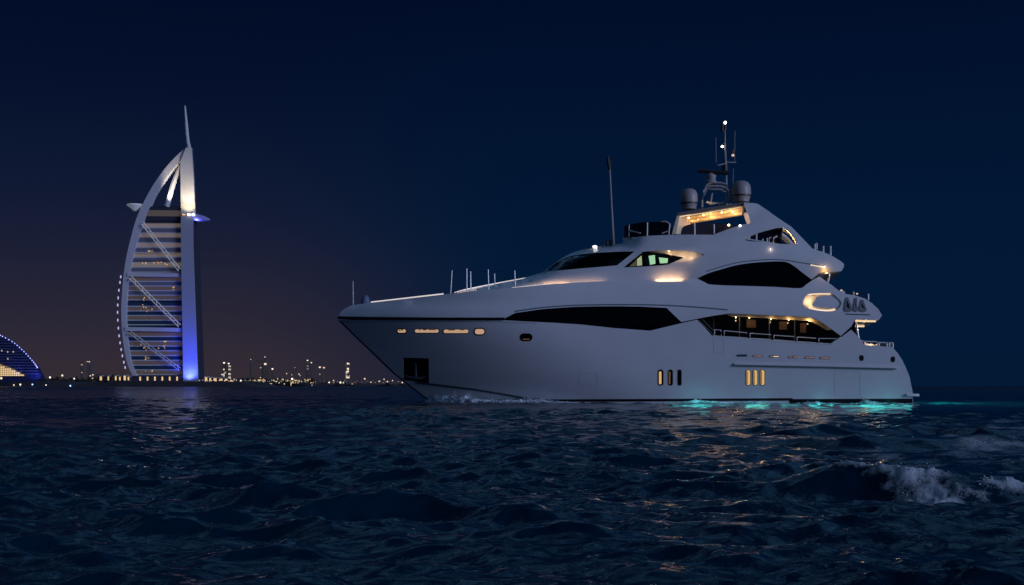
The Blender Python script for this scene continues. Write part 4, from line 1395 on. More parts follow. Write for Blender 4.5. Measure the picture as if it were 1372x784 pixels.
def flat_solid(name, outline, Y, depth, m, parent, org, holes=(), step=40.0):
    """a profile with its own depth, standing Y metres out"""
    vs2, tris = tri2d(outline, holes, step)
    fr = [at(x, y, Y) - org for x, y in vs2]
    n = len(fr)
    bk = [v + Vector((0, depth, 0)) for v in fr]
    fs = list(tris) + [tuple(i + n for i in f[::-1]) for f in tris]
    cnt = {}
    for f in tris:
        for i in range(len(f)):
            a, b = f[i], f[(i + 1) % len(f)]
            cnt.setdefault((min(a, b), max(a, b)), []).append((a, b))
    for e in cnt.values():
        if len(e) == 1:
            a, b = e[0]
            fs.append((b, a, a + n, b + n))
    mb = MB()
    mb.add(fr + bk, fs)
    return mb.build(name, m, parent, smooth=False)


TY = 1436.0
TS = TY / F
torg = at(215, 517, TY); torg.z = 5.0
tower = empty('sail_tower', torg)
tag(tower, 'tall white sail-shaped hotel tower with a mast and blue lit spine', 'tower')
Mt = {
    'frame': mat('tower_white_frame', (0.55, 0.54, 0.56), 0.6, grain=0.1, gscale=0.05),
    'fabric': mat('tower_fabric_added_glow', (0.42, 0.39, 0.37), 0.7, emit=(1.0, 0.74, 0.58), strength=0.060),  # faint emission added to brighten the fabric
    'dark': mat('tower_dark_glass', (0.012, 0.03, 0.055), 0.3),
    'side': mat('tower_side_cladding', (0.03, 0.03, 0.05), 0.6),
    'spine': mat('tower_spine', (0.34, 0.35, 0.40), 0.6),
    'truss': mat('tower_truss_glow', (0.5, 0.5, 0.5), 0.5, emit=(0.95, 0.95, 0.70), strength=0.12),  # emission stands in for light falling on the truss
    'truss_low': mat('tower_truss_faint_glow', (0.45, 0.45, 0.47), 0.5, emit=(0.95, 0.95, 0.8), strength=0.03),  # same truss with a weaker glow put into its colour
    'win_warm': mat('tower_lit_window', (0.3, 0.2, 0.1), 0.5, emit=(1.0, 0.62, 0.28), strength=0.75),
    'win_pale': mat('tower_lit_floor', (0.3, 0.25, 0.2), 0.5, emit=(1.0, 0.66, 0.45), strength=0.045),
    'bay': mat('tower_lit_bay', (0.3, 0.2, 0.1), 0.5, emit=(1.0, 0.66, 0.32), strength=0.8),
    'edge': mat('violet_edge_light', (0.5, 0.5, 1), 0.5, emit=(0.62, 0.58, 1.0), strength=0.75),
    'white': mat('white_flood', (1, 1, 1), 0.5, emit=(1, 0.95, 0.8), strength=4.0),
}
out_o = [(181, 510), (171.5, 490), (166.5, 468), (163.3, 440), (162.4, 415), (163.6, 390), (166.4, 362), (170, 341), (175, 320), (182, 295), (191.4, 273), (204, 250), (217, 231), (230, 215.4), (240, 205.6), (249, 198)]
out_i = [(256.4, 198), (241.6, 215.6), (230, 229), (219.5, 243), (209, 259), (201.4, 275), (190.6, 304), (184, 323), (178.4, 343), (173.8, 366), (170.8, 392), (169.6, 416), (170.2, 440), (173, 468), (177.6, 490), (187, 510)]
flat_solid('sail_arch', cr(out_o, 3) + cr(out_i, 3), TY, 8.0, Mt['frame'], tower, torg, step=14)
# facade: dark glass behind, pale fabric bands in front
fac_l = cr([(184, 511), (176, 490), (171.6, 468), (168.6, 440), (168, 415), (169.4, 390), (172.6, 364), (177, 341), (183, 321), (189.6, 302), (200, 276.5)], 4)
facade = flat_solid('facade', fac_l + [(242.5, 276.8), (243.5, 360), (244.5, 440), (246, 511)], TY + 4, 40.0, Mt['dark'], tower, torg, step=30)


def left_at(y):
    best = min(fac_l, key=lambda q: abs(q[1] - y))
    return best[0]


def bands(name, rows, m):
    mb = MB()
    for y0, y1 in rows:
        xl0, xl1, xr = left_at(y0) - 1.5, left_at(y1) - 1.5, 243.6
        vs = [at(xl0, y0, TY + 2.5) - torg, at(xr, y0, TY + 2.5) - torg, at(xr, y1, TY + 2.5) - torg, at(xl1, y1, TY + 2.5) - torg]
        vs += [v + Vector((0, 3.0, 0)) for v in vs]
        mb.add(vs, [(0, 1, 2, 3), (7, 6, 5, 4), (0, 4, 5, 1), (1, 5, 6, 2), (2, 6, 7, 3), (3, 7, 4, 0)])
    return mb.build(name, m, tower, smooth=False)


flat_solid('upper_glazing', [(190, 296), (243, 296), (243.4, 400), (168.5, 400), (172, 365), (178, 340)], TY + 3.3, 0.6, mat('tower_grey_glass', (0.085, 0.085, 0.11), 0.35), tower, torg)
FA = mat('tower_glow_fabric', (0.36, 0.28, 0.22), 0.7, emit=(1.0, 0.74, 0.55), strength=0.085)  # emission added to warm and brighten the upper bands
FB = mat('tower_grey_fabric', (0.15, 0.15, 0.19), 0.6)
FC = mat('tower_dim_glow_bands', (0.14, 0.10, 0.08), 0.6, emit=(1.0, 0.66, 0.45), strength=0.032)  # weak glow added to warm the brown window bands
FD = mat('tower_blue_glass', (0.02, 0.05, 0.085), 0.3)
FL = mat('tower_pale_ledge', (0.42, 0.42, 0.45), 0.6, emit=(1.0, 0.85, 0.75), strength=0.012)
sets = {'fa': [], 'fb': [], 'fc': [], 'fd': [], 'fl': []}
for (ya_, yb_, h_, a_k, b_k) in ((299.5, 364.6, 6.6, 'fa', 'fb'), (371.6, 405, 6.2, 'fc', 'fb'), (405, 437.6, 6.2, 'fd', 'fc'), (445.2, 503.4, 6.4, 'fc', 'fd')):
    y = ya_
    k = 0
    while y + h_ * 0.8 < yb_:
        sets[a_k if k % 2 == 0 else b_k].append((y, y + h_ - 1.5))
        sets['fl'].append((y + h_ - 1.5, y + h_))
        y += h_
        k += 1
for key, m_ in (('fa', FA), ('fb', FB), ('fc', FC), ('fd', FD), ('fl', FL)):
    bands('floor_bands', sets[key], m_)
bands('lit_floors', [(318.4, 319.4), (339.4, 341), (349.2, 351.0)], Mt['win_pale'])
# crown block with lit skybar windows
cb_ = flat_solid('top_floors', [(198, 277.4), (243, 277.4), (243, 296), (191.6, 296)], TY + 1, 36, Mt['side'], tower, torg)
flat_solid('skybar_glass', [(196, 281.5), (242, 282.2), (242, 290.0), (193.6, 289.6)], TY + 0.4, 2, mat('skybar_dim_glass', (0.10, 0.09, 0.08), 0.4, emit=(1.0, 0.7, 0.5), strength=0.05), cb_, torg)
# belts and diagonal trusses
for i, (yl0, yl1, yr0, yr1) in enumerate(((365.4, 370.4, 366.4, 371.2), (438.2, 443.6, 439.4, 444.6))):
    flat_solid('belt_truss', [(left_at(yl0) - 2, yl0), (244, yr0), (244, yr1), (left_at(yl1) - 2, yl1)], TY - 1, 6, Mt['frame'], tower, torg)


def truss(x0, y0, x1, y1, w, m):
    a, b = at(x0, y0, TY - 3) - torg, at(x1, y1, TY - 3) - torg
    d = (b - a).normalized()
    nrm = Vector((-d.z, 0, d.x)) * w * TS / 2
    mb = MB()
    mb.tube([a + nrm, b + nrm], 0.5, 6)
    mb.tube([a - nrm, b - nrm], 0.5, 6)
    n = 14
    for i in range(n):
        p, q = a.lerp(b, i / n), a.lerp(b, (i + 1) / n)
        s = 1 if i % 2 else -1
        mb.tube([p + nrm * s, q - nrm * s], 0.32, 5)
    mb.build('diagonal_truss', m, tower, smooth=False)


truss(191, 299, 240.5, 362, 4.0, Mt['truss'])
truss(174.5, 371.5, 240.5, 436.5, 4.0, Mt['truss'])
truss(173, 444.5, 241, 495, 3.8, Mt['truss_low'])
# spine column: pale face, dark flank
SPO = [(242.3, 286), (258.4, 286), (258.8, 330), (262, 420), (265.6, 512), (245.4, 512), (244.0, 420), (242.6, 340)]
spine = flat_solid('spine_face', SPO, TY - 4, 1.5, Mt['spine'], tower, torg, step=30)
flat_solid('spine_flank', [(x + (0.6 if x > 250 else 0.5), y) for x, y in SPO], TY - 2.4, 28, Mt['side'], tower, torg, step=40)
mastb = flat_solid('mast_column', [(249, 198), (256.4, 198), (259.6, 240), (261.6, 286), (242.4, 286), (242, 250), (241.4, 216)], TY - 2, 3, Mt['frame'], tower, torg, step=20)
flat_solid('mast_edge', [(249.6, 199), (256.8, 199), (260, 240), (262, 286), (243, 286), (242.6, 250), (242, 217)], TY + 1.1, 9, Mt['side'], mastb, torg, step=30)
mb = MB()
mb.tube([at(253.4, 199, TY + 4) - torg, at(251.6, 190, TY + 4) - torg, at(249.6, 165, TY + 4) - torg, at(247.8, 142, TY + 4) - torg], [2.6, 2.2, 1.7, 0.9], 10)
mb.build('spire', Mt['frame'], tower)
mb = MB()
mb.tube([at(241, 222, TY + 4) - torg, at(232, 247, TY + 4) - torg, at(223.4, 277, TY + 4) - torg], [2.0, 3.0, 3.2], 8)
mb.build('arch_strut', Mt['frame'], tower)
# cantilevered restaurant and helipad
mb = MB()
a, b, c = at(241, 291, TY - 8) - torg, at(262, 289, TY - 8) - torg, at(282, 294, TY - 8) - torg
mb.tube([a + Vector((0, 8, 0)), at(252, 290.2, TY) - torg, at(264, 291.4, TY) - torg, at(274, 293.4, TY) - torg, at(281.4, 294.6, TY) - torg], [2.5, 3.6, 4.2, 3.2, 0.8], 12)
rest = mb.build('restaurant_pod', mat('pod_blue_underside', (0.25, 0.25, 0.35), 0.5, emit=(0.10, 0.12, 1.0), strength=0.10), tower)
for px in (246, 253, 259):
    mb = MB()
    mb.box(at(px, 287.6, TY - 5) - torg, (3, 2, 1.6))
    mb.build('deck_light', Mt['white'] if px > 250 else Mt['win_warm'], rest, smooth=False)
mb = MB()
hc = at(181, 275.2, TY + 4) - torg
mb.lathe(hc, [(2, -6.5), (5.5, -3.0), (9.3, -0.6), (9.6, 0.8), (9.0, 1.2)], 24)
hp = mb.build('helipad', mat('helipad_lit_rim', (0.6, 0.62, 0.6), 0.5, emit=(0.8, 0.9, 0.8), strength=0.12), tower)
mb = MB()
mb.tube([at(183, 278, TY + 4) - torg, at(188, 283, TY + 6) - torg, at(191, 289, TY + 8) - torg], [3.5, 2.5, 1.5], 8)
mb.build('helipad_bracket', Mt['frame'], hp)
# violet lamps down the outer edge
mbt = cr([(161.8, 371), (158.6, 396), (157.6, 422), (159.6, 450), (163.4, 474), (168, 494)], 8)
mb = MB()
mb.tube([at(x, y_, TY + 8) - torg for x, y_ in mbt], 0.9, 6)
backbone = mb.build('edge_cable', Mt['frame'], tower)
for i in range(0, len(mbt), 3):
    x, y_ = mbt[i]
    mb = MB()
    mb.lathe(at(x, y_, TY + 6) - torg, [(0.2, -1.8), (0.8, -1.0), (0.8, 1.0), (0.2, 1.8)], 8)
    mb.build('edge_lamp', Mt['edge'], backbone)
# lit bays of the podium and lit rooms
flat_solid('podium', [(176, 503.6), (246, 503.6), (246, 513.5), (176, 513.5)], TY - 3, 30, Mt['side'], tower, torg)
for k in range(7):
    x = 187.6 + 9.9 * k
    flat_solid('lit_bay', [(x - 0.9, 504.8), (x + 0.9, 504.8), (x + 0.9, 510.0), (x - 0.9, 510.0)], TY - 3.8, 1.0, Mt['bay'], tower, torg)
rng = random.Random(4)
for (cx_, cy_, n_w, sx_, sy_) in ((198, 336, 5, 8, 1.2), (200, 352, 8, 12, 1.2), (222, 353, 4, 7, 1.4), (190, 402, 7, 3, 9), (196, 416, 7, 7, 2), (231, 388, 3, 1, 3), (192, 466, 11, 6, 4), (218, 465, 7, 5, 3), (196, 481, 6, 5, 3), (221, 458, 3, 3, 1), (200, 498, 5, 8, 1)):
    for _ in range(n_w):
        x, y_ = rng.gauss(cx_, sx_ * 0.7), rng.gauss(cy_, sy_ * 0.7)
        x = max(left_at(y_) + 4, min(240, x))
        w = rng.uniform(0.7, 1.5)
        flat_solid('lit_window', [(x, y_ - 0.6), (x + w, y_ - 0.6), (x + w, y_ + 0.6), (x, y_ + 0.6)], TY + 1.9, 0.4, Mt['win_warm'] if rng.random() < 0.4 else mat('lit_room', (.3, .2, .1), 0.5, emit=(1.0, 0.6, 0.3), strength=rng.uniform(0.12, 0.4)), tower, torg)


def flood(px, py, Y, dy, power, col, aim, angle=60, blend=0.7, radius=2.0):
    d = bpy.data.lights.new('floodlight_beam', 'SPOT')
    d.energy = power
    d.color = col
    d.spot_size = R(angle)
    d.spot_blend = blend
    d.shadow_soft_size = radius
    o = bpy.data.objects.new('floodlight_beam', d)
    o.location = at(px, py, Y + dy)
    o.rotation_euler = (at(*aim) - o.location).to_track_quat('-Z', 'Y').to_euler()
    COL.objects.link(o)
    return o


flood(252.6, 509.4, TY, -9.5, 24000, (0.12, 0.16, 1.0), (253, 490, TY - 4.2), 150, 1.0, 1.0)
flood(254, 509.0, TY, -15, 170000, (0.03, 0.05, 1.0), (253, 470, TY - 4), 140, 1.0)
flood(254.0, 509.0, TY, -40, 200000, (0.03, 0.05, 1.0), (252, 420, TY - 3), 60, 1.0)
flood(253.0, 288.4, TY, -20, 60000, (1.0, 0.82, 0.46), (251, 262, TY - 1), 70)
flood(251.0, 288.0, TY, -24, 90000, (1.0, 0.86, 0.66), (251, 240, TY - 1), 60)
flood(224, 276.0, TY, -10, 90000, (1.0, 0.86, 0.70), (231, 250, TY + 4), 50)
flood(262, 298, TY, -4, 16000, (0.15, 0.15, 1.0), (266, 290, TY), 120)

# the island it stands on, and the shore
def land(name, outline, Y, depth, m, label):
    org = at(outline[0][0], 517, Y)
    org.z = 0
    o = flat_solid(name, outline, Y, depth, m, None, org, step=60)
    o.location = org
    tag(o, label, 'shore', kind='structure')
    return o


Mg = {
    'rock': mat('dark_breakwater_rock', (0.03, 0.03, 0.035), 0.9, grain=0.5, gscale=0.15),
    'quay': mat('dark_quay', (0.035, 0.04, 0.06), 0.8, grain=0.3, gscale=0.1),
    'palm': mat('palm_frond', (0.03, 0.045, 0.02), 0.8),
    'trunk': mat('palm_trunk', (0.10, 0.07, 0.05), 0.9),
    'scrub': mat('dark_scrub', (0.025, 0.035, 0.02), 0.9),
}
land('breakwater', [(96, 519.6), (104, 515.4), (118, 512.6), (150, 511.4), (220, 510.9), (300, 511.2), (322, 513.2), (334, 516.6), (338, 519.6)], TY - 60, 160, Mg['rock'], 'low dark rock breakwater under the sail tower')
land('quay', [(-160, 519.6), (-160, 511.3), (60, 511.0), (98, 511.6), (112, 514), (118, 519.6)], 1700, 300, Mg['quay'], 'low dark quay with a pale edge on the left')
land('far_shore', [(-300, 518.5), (-300, 511.5), (100, 512.0), (300, 512.6), (360, 512.2), (470, 513), (560, 513.4), (620, 515), (640, 518.5)], 2600, 500, Mg['quay'], 'low dark far shore strip along the horizon')

# wave-shaped hotel on the left
WY = 1800.0
worg = at(20, 517, WY); worg.z = 3.0
wave = empty('curved_hotel', worg)
tag(wave, 'dark curved hotel with a blue lit sloping roofline at the left edge', 'hotel')
wav_top = cr([(-60, 428), (-30, 437), (0, 449.6), (18, 459.4), (32, 471.6), (44, 484.6), (51, 493.6), (57, 504.6)], 5)
mw = bpy.data.materials.new('hotel_blue_glass_floors')
mw.use_nodes = True
ntw = mw.node_tree
pw_ = ntw.nodes['Principled BSDF']
pw_.inputs['Base Color'].default_value = (0.012, 0.018, 0.06, 1)
pw_.inputs['Roughness'].default_value = 0.35
pw_.inputs['Emission Color'].default_value = (0.03, 0.05, 0.7, 1)
pw_.inputs['Emission Strength'].default_value = 0.020
body = flat_solid('building_body', wav_top + [(58, 514), (-60, 514)], WY, 8, mw, wave, worg, step=40)
for k in range(14):
    y0 = 452 + 3.7 * k
    xr = max((q[0] for q in wav_top if q[1] <= y0), default=0) - 2.5
    flat_solid('balcony_band', [(-60, y0), (xr, y0), (xr + 1.2, y0 + 1.3), (-60, y0 + 1.3)], WY - 3, 5, mat('hotel_floor_slab', (0.06, 0.07, 0.14), 0.6) if k == 0 else bpy.data.materials['hotel_floor_slab'], wave, worg)
mb = MB()
mb.tube([at(x, y_ - 0.4, WY + 1) - worg for x, y_ in wav_top if y_ < 494], 1.0, 6)
rim_ = mb.build('roof_edge', mat('hotel_blue_edge', (0.1, 0.1, 0.5), 0.5, emit=(0.06, 0.07, 0.9), strength=0.14), wave)
pts = [q for q in cr([(0.5, 449.4), (18, 459.0), (32, 471.2), (44, 484.2), (50, 492.6)], 9)]
for i in range(0, len(pts), 2):
    mb = MB()
    mb.lathe(at(pts[i][0], pts[i][1], WY - 3) - worg, [(0.2, -0.8), (0.75, -0.3), (0.75, 0.3), (0.2, 0.8)], 8)
    mb.build('roof_lamp', mat('roof_lamp_glow', (1, 1, 1), .5, emit=(0.62, 0.66, 1.0), strength=1.1) if i == 0 else bpy.data.materials['roof_lamp_glow'], rim_)
gold = flat_solid('lit_atrium', [(-60, 470), (-20, 480), (0, 488.0), (14, 493.0), (26, 499.2), (32, 503.8), (-60, 504)], WY - 5, 6, mat('atrium_gold_frame', (0.2, 0.12, 0.05), 0.5, emit=(1.0, 0.65, 0.3), strength=0.12), wave, worg)
Mgw = mat('atrium_lit_pane', (.3, .2, .1), .5, emit=(1.0, 0.72, 0.38), strength=0.85)
for r_i in range(6):
    y0 = 488.4 + 2.7 * r_i
    for c_i in range(14):
        x0 = -8 + 2.9 * c_i
        xl = 2.4 * (y0 - 488.5) + 2
        if x0 + 2 < xl and x0 > -9:
            flat_solid('lit_pane', [(x0, y0), (x0 + 2.0, y0), (x0 + 2.0, y0 + 1.8), (x0, y0 + 1.8)], WY - 6, 0.6, Mgw, gold, worg)
for x0, y0 in ((9.4, 471.6), (17, 471.4), (9.6, 480.8), (1.5, 470)):
    flat_solid('lit_window', [(x0, y0 - 1.0), (x0 + 1.3, y0 - 1.0), (x0 + 1.3, y0 + 1.0), (x0, y0 + 1.0)], WY - 6, 1, mat('hotel_room_glow', (.3, .3, .2), .5, emit=(1.0, 0.85, 0.6), strength=0.4), wave, worg)
for px, aimy, pw in ((21.5, 486, 30000), (46, 500, 26000)):
    flood(px, 508, WY, -16, pw, (0.12, 0.14, 1.0), (px, aimy, WY - 2), 75)

# palms and scrub on the island
def palm(px, py, hpx, Y, s, seed, label):
    rg = random.Random(seed)
    base = at(px, py, Y)
    root = empty('palm_tree', base)
    tag(root, label, 'palm tree', 'palms beside the sail tower')
    H = hpx * Y / F
    mb = MB()
    lean = rg.uniform(-0.6, 0.6)
    mb.tube([(0, 0, 0), (lean * 0.4, 0, H * 0.5), (lean, 0, H)], [0.45, 0.35, 0.3], 7)
    mb.build('trunk', Mg['trunk'], root)
    mb = MB()
    for k in range(22):
        a = rg.uniform(0, 6.283)
        up = rg.uniform(-0.3, 1.0)
        L = s * rg.uniform(0.75, 1.15)
        pts_ = []
        for q in range(6):
            t = q / 5
            rr = L * t * (0.9 - 0.1 * up)
            pts_.append(Vector((lean + math.cos(a) * rr, math.sin(a) * rr, H + L * (up * t * 0.75 - 0.75 * t * t))))
        side = Vector((-math.sin(a), math.cos(a), 0))
        vs_, fs_ = [], []
        for q, p_ in enumerate(pts_):
            w = 0.55 * s / 4.0 * math.sin(math.pi * (0.12 + 0.86 * q / 5))
            vs_ += [p_ - side * w - Vector((0, 0, w * 0.7)), p_, p_ + side * w - Vector((0, 0, w * 0.7))]
        for q in range(5):
            fs_ += [(3 * q, 3 * q + 1, 3 * q + 4, 3 * q + 3), (3 * q + 1, 3 * q + 2, 3 * q + 5, 3 * q + 4)]
        mb.add(vs_, fs_)
    mb.build('crown', Mg['palm'], root, recalc=False)


for i, (px, h) in enumerate(((131.6, 13), (135, 10), (139, 9), (144, 11.5), (148, 10), (153, 13), (157, 9.5), (161, 10), (165.5, 13), (169, 11), (172.5, 9), (277, 7), (284, 6))):
    palm(px, 511.6, h - 3.5, TY - 25, 4.6, 40 + i, 'dark palm tree standing among lit bays left of the sail tower' if px < 200 else 'small dark palm tree right of the blue lit spine')
def scrub(px, w, hpx, Y, seed, label):
    rg = random.Random(seed)
    c = at(px, 511.8, Y)
    mb = MB()
    for k in range(150):
        u, v_, h_ = rg.gauss(0, 0.4), rg.gauss(0, 0.4), rg.random()
        p_ = Vector((u * w * Y / F * 0.5, v_ * 4, h_ * hpx * Y / F * max(0.1, 1 - u * u)))
        s = rg.uniform(0.5, 1.2)
        d1 = Vector((rg.uniform(-1, 1), rg.uniform(-1, 1), rg.uniform(-1, 1))).normalized() * s
        d2 = d1.cross(Vector((rg.uniform(-1, 1), rg.uniform(-1, 1), rg.uniform(-1, 1)))).normalized() * s
        mb.add([p_ - d1, p_ - d2, p_ + d1, p_ + d2], [(0, 1, 2, 3)])
    o = mb.build('shrub', Mg['scrub'], None, recalc=False)
    o.location = c
    tag(o, label, 'shrub', 'dark shrubs along the shore')


for i in range(9):
    scrub(60 + 8.5 * i, 11, 5 + (i % 3), 1760, 70 + i, 'low dark shrub on the quay beyond the curved hotel')
for i, px in enumerate((136, 146, 156, 166, 283, 292)):
    scrub(px, 11, 6.5, TY - 20, 90 + i, 'low dark shrub at the foot of the sail tower')

# lit pavilion bays left of the tower
def bay_building(px, py0, py1, w, Y, label, m):
    org = at(px, 512, Y)
    root = empty('pavilion', org)
    tag(root, label, 'pavilion', 'lit pavilions on the breakwater')
    flat_solid('wall', [(px - w, py0), (px + w, py0), (px + w, 513), (px - w, 513)], Y, 6, Mt['side'], root, org)
    flat_solid('roof', [(px - w - .6, py0 - 0.7), (px + w + .6, py0 - 0.7), (px + w + .6, py0), (px - w - .6, py0)], Y - 0.5, 7, Mt['frame'], root, org)
    flat_solid('lit_window', [(px - w * 0.62, py0 + 0.6), (px + w * 0.62, py0 + 0.6), (px + w * 0.62, py1), (px - w * 0.62, py1)], Y - 0.6, 0.5, m, root, org)


for px, w, y0 in ((135, 2.2, 504), (145, 1.4, 504), (155, 1.5, 503.6), (160.5, 1.6, 504.5), (167, 2.2, 503), (172, 1.5, 504.4)):
    bay_building(px, y0, 509.6, w, TY - 30, 'small dark pavilion with one warm lit opening left of the tower', Mt['bay'])
for px, w, y0 in ((276, 2.4, 505), (281.5, 1.8, 506), (288, 3.2, 506.4), (296, 3.0, 507), (303, 2.4, 507.4)):
    bay_building(px, y0, 510.0, w, TY - 30, 'small dark pavilion with one warm lit opening right of the tower', Mt['bay'])

# ---- distant blocks
def lit_wall(name, dens_, scale, col, strength, base=(0.012, 0.012, 0.016)):
    m = bpy.data.materials.new(name)
    m.use_nodes = True
    n = m.node_tree
    p = n.nodes['Principled BSDF']
    p.inputs['Base Color'].default_value = (*base, 1)
    p.inputs['Roughness'].default_value = 0.8
    t = n.nodes.new('ShaderNodeTexCoord')
    sc_ = n.nodes.new('ShaderNodeVectorMath')
    sc_.operation = 'MULTIPLY'
    sc_.inputs[1].default_value = (1 / scale, 0.0, 1 / scale)
    n.links.new(t.outputs['Object'], sc_.inputs[0])
    fl = n.nodes.new('ShaderNodeVectorMath')
    fl.operation = 'FLOOR'
    n.links.new(sc_.outputs[0], fl.inputs[0])
    oi = n.nodes.new('ShaderNodeObjectInfo')
    ad = n.nodes.new('ShaderNodeVectorMath')
    ad.operation = 'ADD'
    n.links.new(fl.outputs[0], ad.inputs[0])
    n.links.new(oi.outputs['Random'], ad.inputs[1])
    wn_ = n.nodes.new('ShaderNodeTexWhiteNoise')
    wn_.noise_dimensions = '3D'
    n.links.new(ad.outputs[0], wn_.inputs['Vector'])
    g = n.nodes.new('ShaderNodeMath')
    g.operation = 'GREATER_THAN'
    g.inputs[1].default_value = 1 - dens_
    n.links.new(wn_.outputs['Value'], g.inputs[0])
    mu_ = n.nodes.new('ShaderNodeMath')
    mu_.operation = 'MULTIPLY'
    mu_.inputs[1].default_value = strength
    n.links.new(g.outputs[0], mu_.inputs[0])
    p.inputs['Emission Color'].default_value = (*col, 1)
    n.links.new(mu_.outputs[0], p.inputs['Emission Strength'])
    return m


Mc = {
    'tower': lit_wall('far_tower_haze_wall', 0.20, 3.2, (1.0, 0.85, 0.65), 0.55, (0.11, 0.085, 0.075)),  # wall colour lifted toward the sky tone in place of haze
    'dim': lit_wall('far_tower_dim_haze_wall', 0.03, 3.0, (1.0, 0.7, 0.5), 0.3, (0.11, 0.085, 0.075)),  # same haze tone put into the wall colour
    'block': lit_wall('far_block_wall', 0.16, 2.4, (1.0, 0.72, 0.36), 0.7),
    'roof': mat('far_roof', (0.08, 0.065, 0.06), 0.9),
    'glow_w': mat('far_lamp_white', (1, 1, 1), .5, emit=(1.0, 0.76, 0.46), strength=1.05),
    'glow_y': mat('far_lamp_amber', (1, 1, 1), .5, emit=(1.0, 0.58, 0.24), strength=0.9),
    'glow_p': mat('far_lamp_pale', (1, 1, 1), .5, emit=(1.0, 0.84, 0.60), strength=1.5),
    'glow_b': mat('far_lamp_blue', (1, 1, 1), .5, emit=(0.25, 0.5, 1.0), strength=2.5),
    'pole': mat('lamp_pole_metal', (0.05, 0.05, 0.05), .6),
}
CY = 2550.0


def far_block(px, w, top, Y, label, m, group=None, lights=(), cat='building', name='far_building', spire=0):
    org = at(px, 517, Y)
    org.z = 4
    root = empty(name, org)
    tag(root, label, cat, group)
    k = Y / F
    H = (517 - top) * k - 4 + CH
    W = w * k
    mb = MB()
    mb.box((0, 0, H / 2), (W, W * 0.8 + 4, H))
    mb.build('wall', m, root, smooth=False)
    mb = MB()
    mb.box((0, 0, H + 0.5), (W * 1.06, W * 0.8 + 4.6, 1.0))
    mb.box((W * 0.15, 0, H + 2.0), (W * 0.35, 4, 2.0))
    if spire:
        mb.tube([(0, 0, H), (0, 0, H + spire * k)], [0.8, 0.3], 6)
    mb.build('roof', Mc['roof'], root, smooth=False)
    for lx, ly, r_, g in lights:
        c_ = at(lx, ly, Y - W * 0.5 - 3) - org
        mb = MB()
        mb.box(c_, (1.5 * r_, 1.0, 1.1 * r_))
        mb.build('lit_window', Mc[g], root, smooth=False)
    return root


# the ones you can tell apart
far_block(299.6, 4.4, 488, 2500, 'slim far tower with a bright lamp on top, left of a twin pair', Mc['tower'], lights=((300.2, 486.2, 2.2, 'glow_p'), (297.6, 502, 1.6, 'glow_w'), (300, 495, 1.0, 'glow_w')), spire=8, name='far_tower', cat='tower')
far_block(306.6, 4.0, 488.6, 2500, 'slim far tower with a bright lamp on top, right of a twin pair', Mc['tower'], lights=((306.4, 487.2, 2.0, 'glow_p'), (307, 500.5, 1.2, 'glow_w')), name='far_tower', cat='tower')
far_block(336, 3.2, 482.4, 2700, 'thin dark far tower with one dim light at its top', Mc['dim'], lights=((336, 481.6, 1.2, 'glow_y'),), name='far_tower', cat='tower')
far_block(355.4, 5.0, 482.0, 2700, 'dark far tower with a pair of lamps at its crown', Mc['dim'], lights=((355.4, 487.8, 3.2, 'glow_w'), (349.4, 492.8, 1.4, 'glow_y'), (355, 478.4, 1.6, 'glow_y')), name='far_tower', cat='tower', spire=3)
far_block(365, 4.0, 490.0, 2700, 'short dark far tower with one round white lamp', Mc['dim'], lights=((365, 494.4, 2.2, 'glow_p'),), name='far_tower', cat='tower')
far_block(411.8, 4.2, 482.0, 2700, 'dark far tower under construction with a lamp at its crown', Mc['dim'], lights=((412, 483, 2.0, 'glow_w'), (417.2, 486, 1.8, 'glow_w')), name='far_tower', cat='tower')
far_block(430, 7.0, 491.0, 2700, 'broad dark far tower with orange lamps on its roof', Mc['dim'], lights=((428.4, 492.2, 2.4, 'glow_w'), (434, 492.8, 2.4, 'glow_y')), name='far_tower', cat='tower')
far_block(465.8, 4.4, 486.0, 2600, 'far tower with a stack of bright lit floors', Mc['tower'], lights=((466, 487.2, 2.6, 'glow_w'), (466, 494.2, 2.4, 'glow_w'), (466, 498.2, 2.2, 'glow_w'), (466.2, 505.8, 2.4, 'glow_w')), name='far_tower', cat='tower')
far_block(109, 2.6, 486, 2700, 'thin dark far tower behind the quay shrubs', Mc['dim'], lights=((109.6, 499.2, 1.2, 'glow_y'),), name='far_tower', cat='tower')
far_block(121, 6.0, 484, 2700, 'broad dark far tower with two lamps near its top', Mc['dim'], lights=((119.6, 484.8, 1.6, 'glow_w'), (117, 484.6, 1.2, 'glow_y'), (121, 503.6, 1.6, 'glow_w'), (124.4, 502.4, 1.8, 'glow_w'), (124, 507, 1.6, 'glow_y')), name='far_tower', cat='tower')
# cranes
def crane(px, top, jib, Y, label):
    org = at(px, 517, Y)
    org.z = 4
    k = Y / F
    root = empty('tower_crane', org)
    tag(root, label, 'crane')
    H = (517 - top) * k
    mb = MB()
    mb.tube([(0, 0, 0), (0, 0, H)], 0.9, 5)
    mb.build('crane_mast', Mc['roof'], root)
    mb = MB()
    mb.tube([(-jib[0] * k, 0, H - jib[2] * k), (0, 0, H), (jib[1] * k, 0, H + jib[2] * k)], 0.7, 5)
    mb.build('jib', Mc['roof'], root)


crane(417, 488.6, (6, 12, 1.0), 2700, 'dark tower crane with a long jib to the right')
crane(352, 486, (10, 5, -0.6), 2720, 'dark tower crane with a long jib to the left')
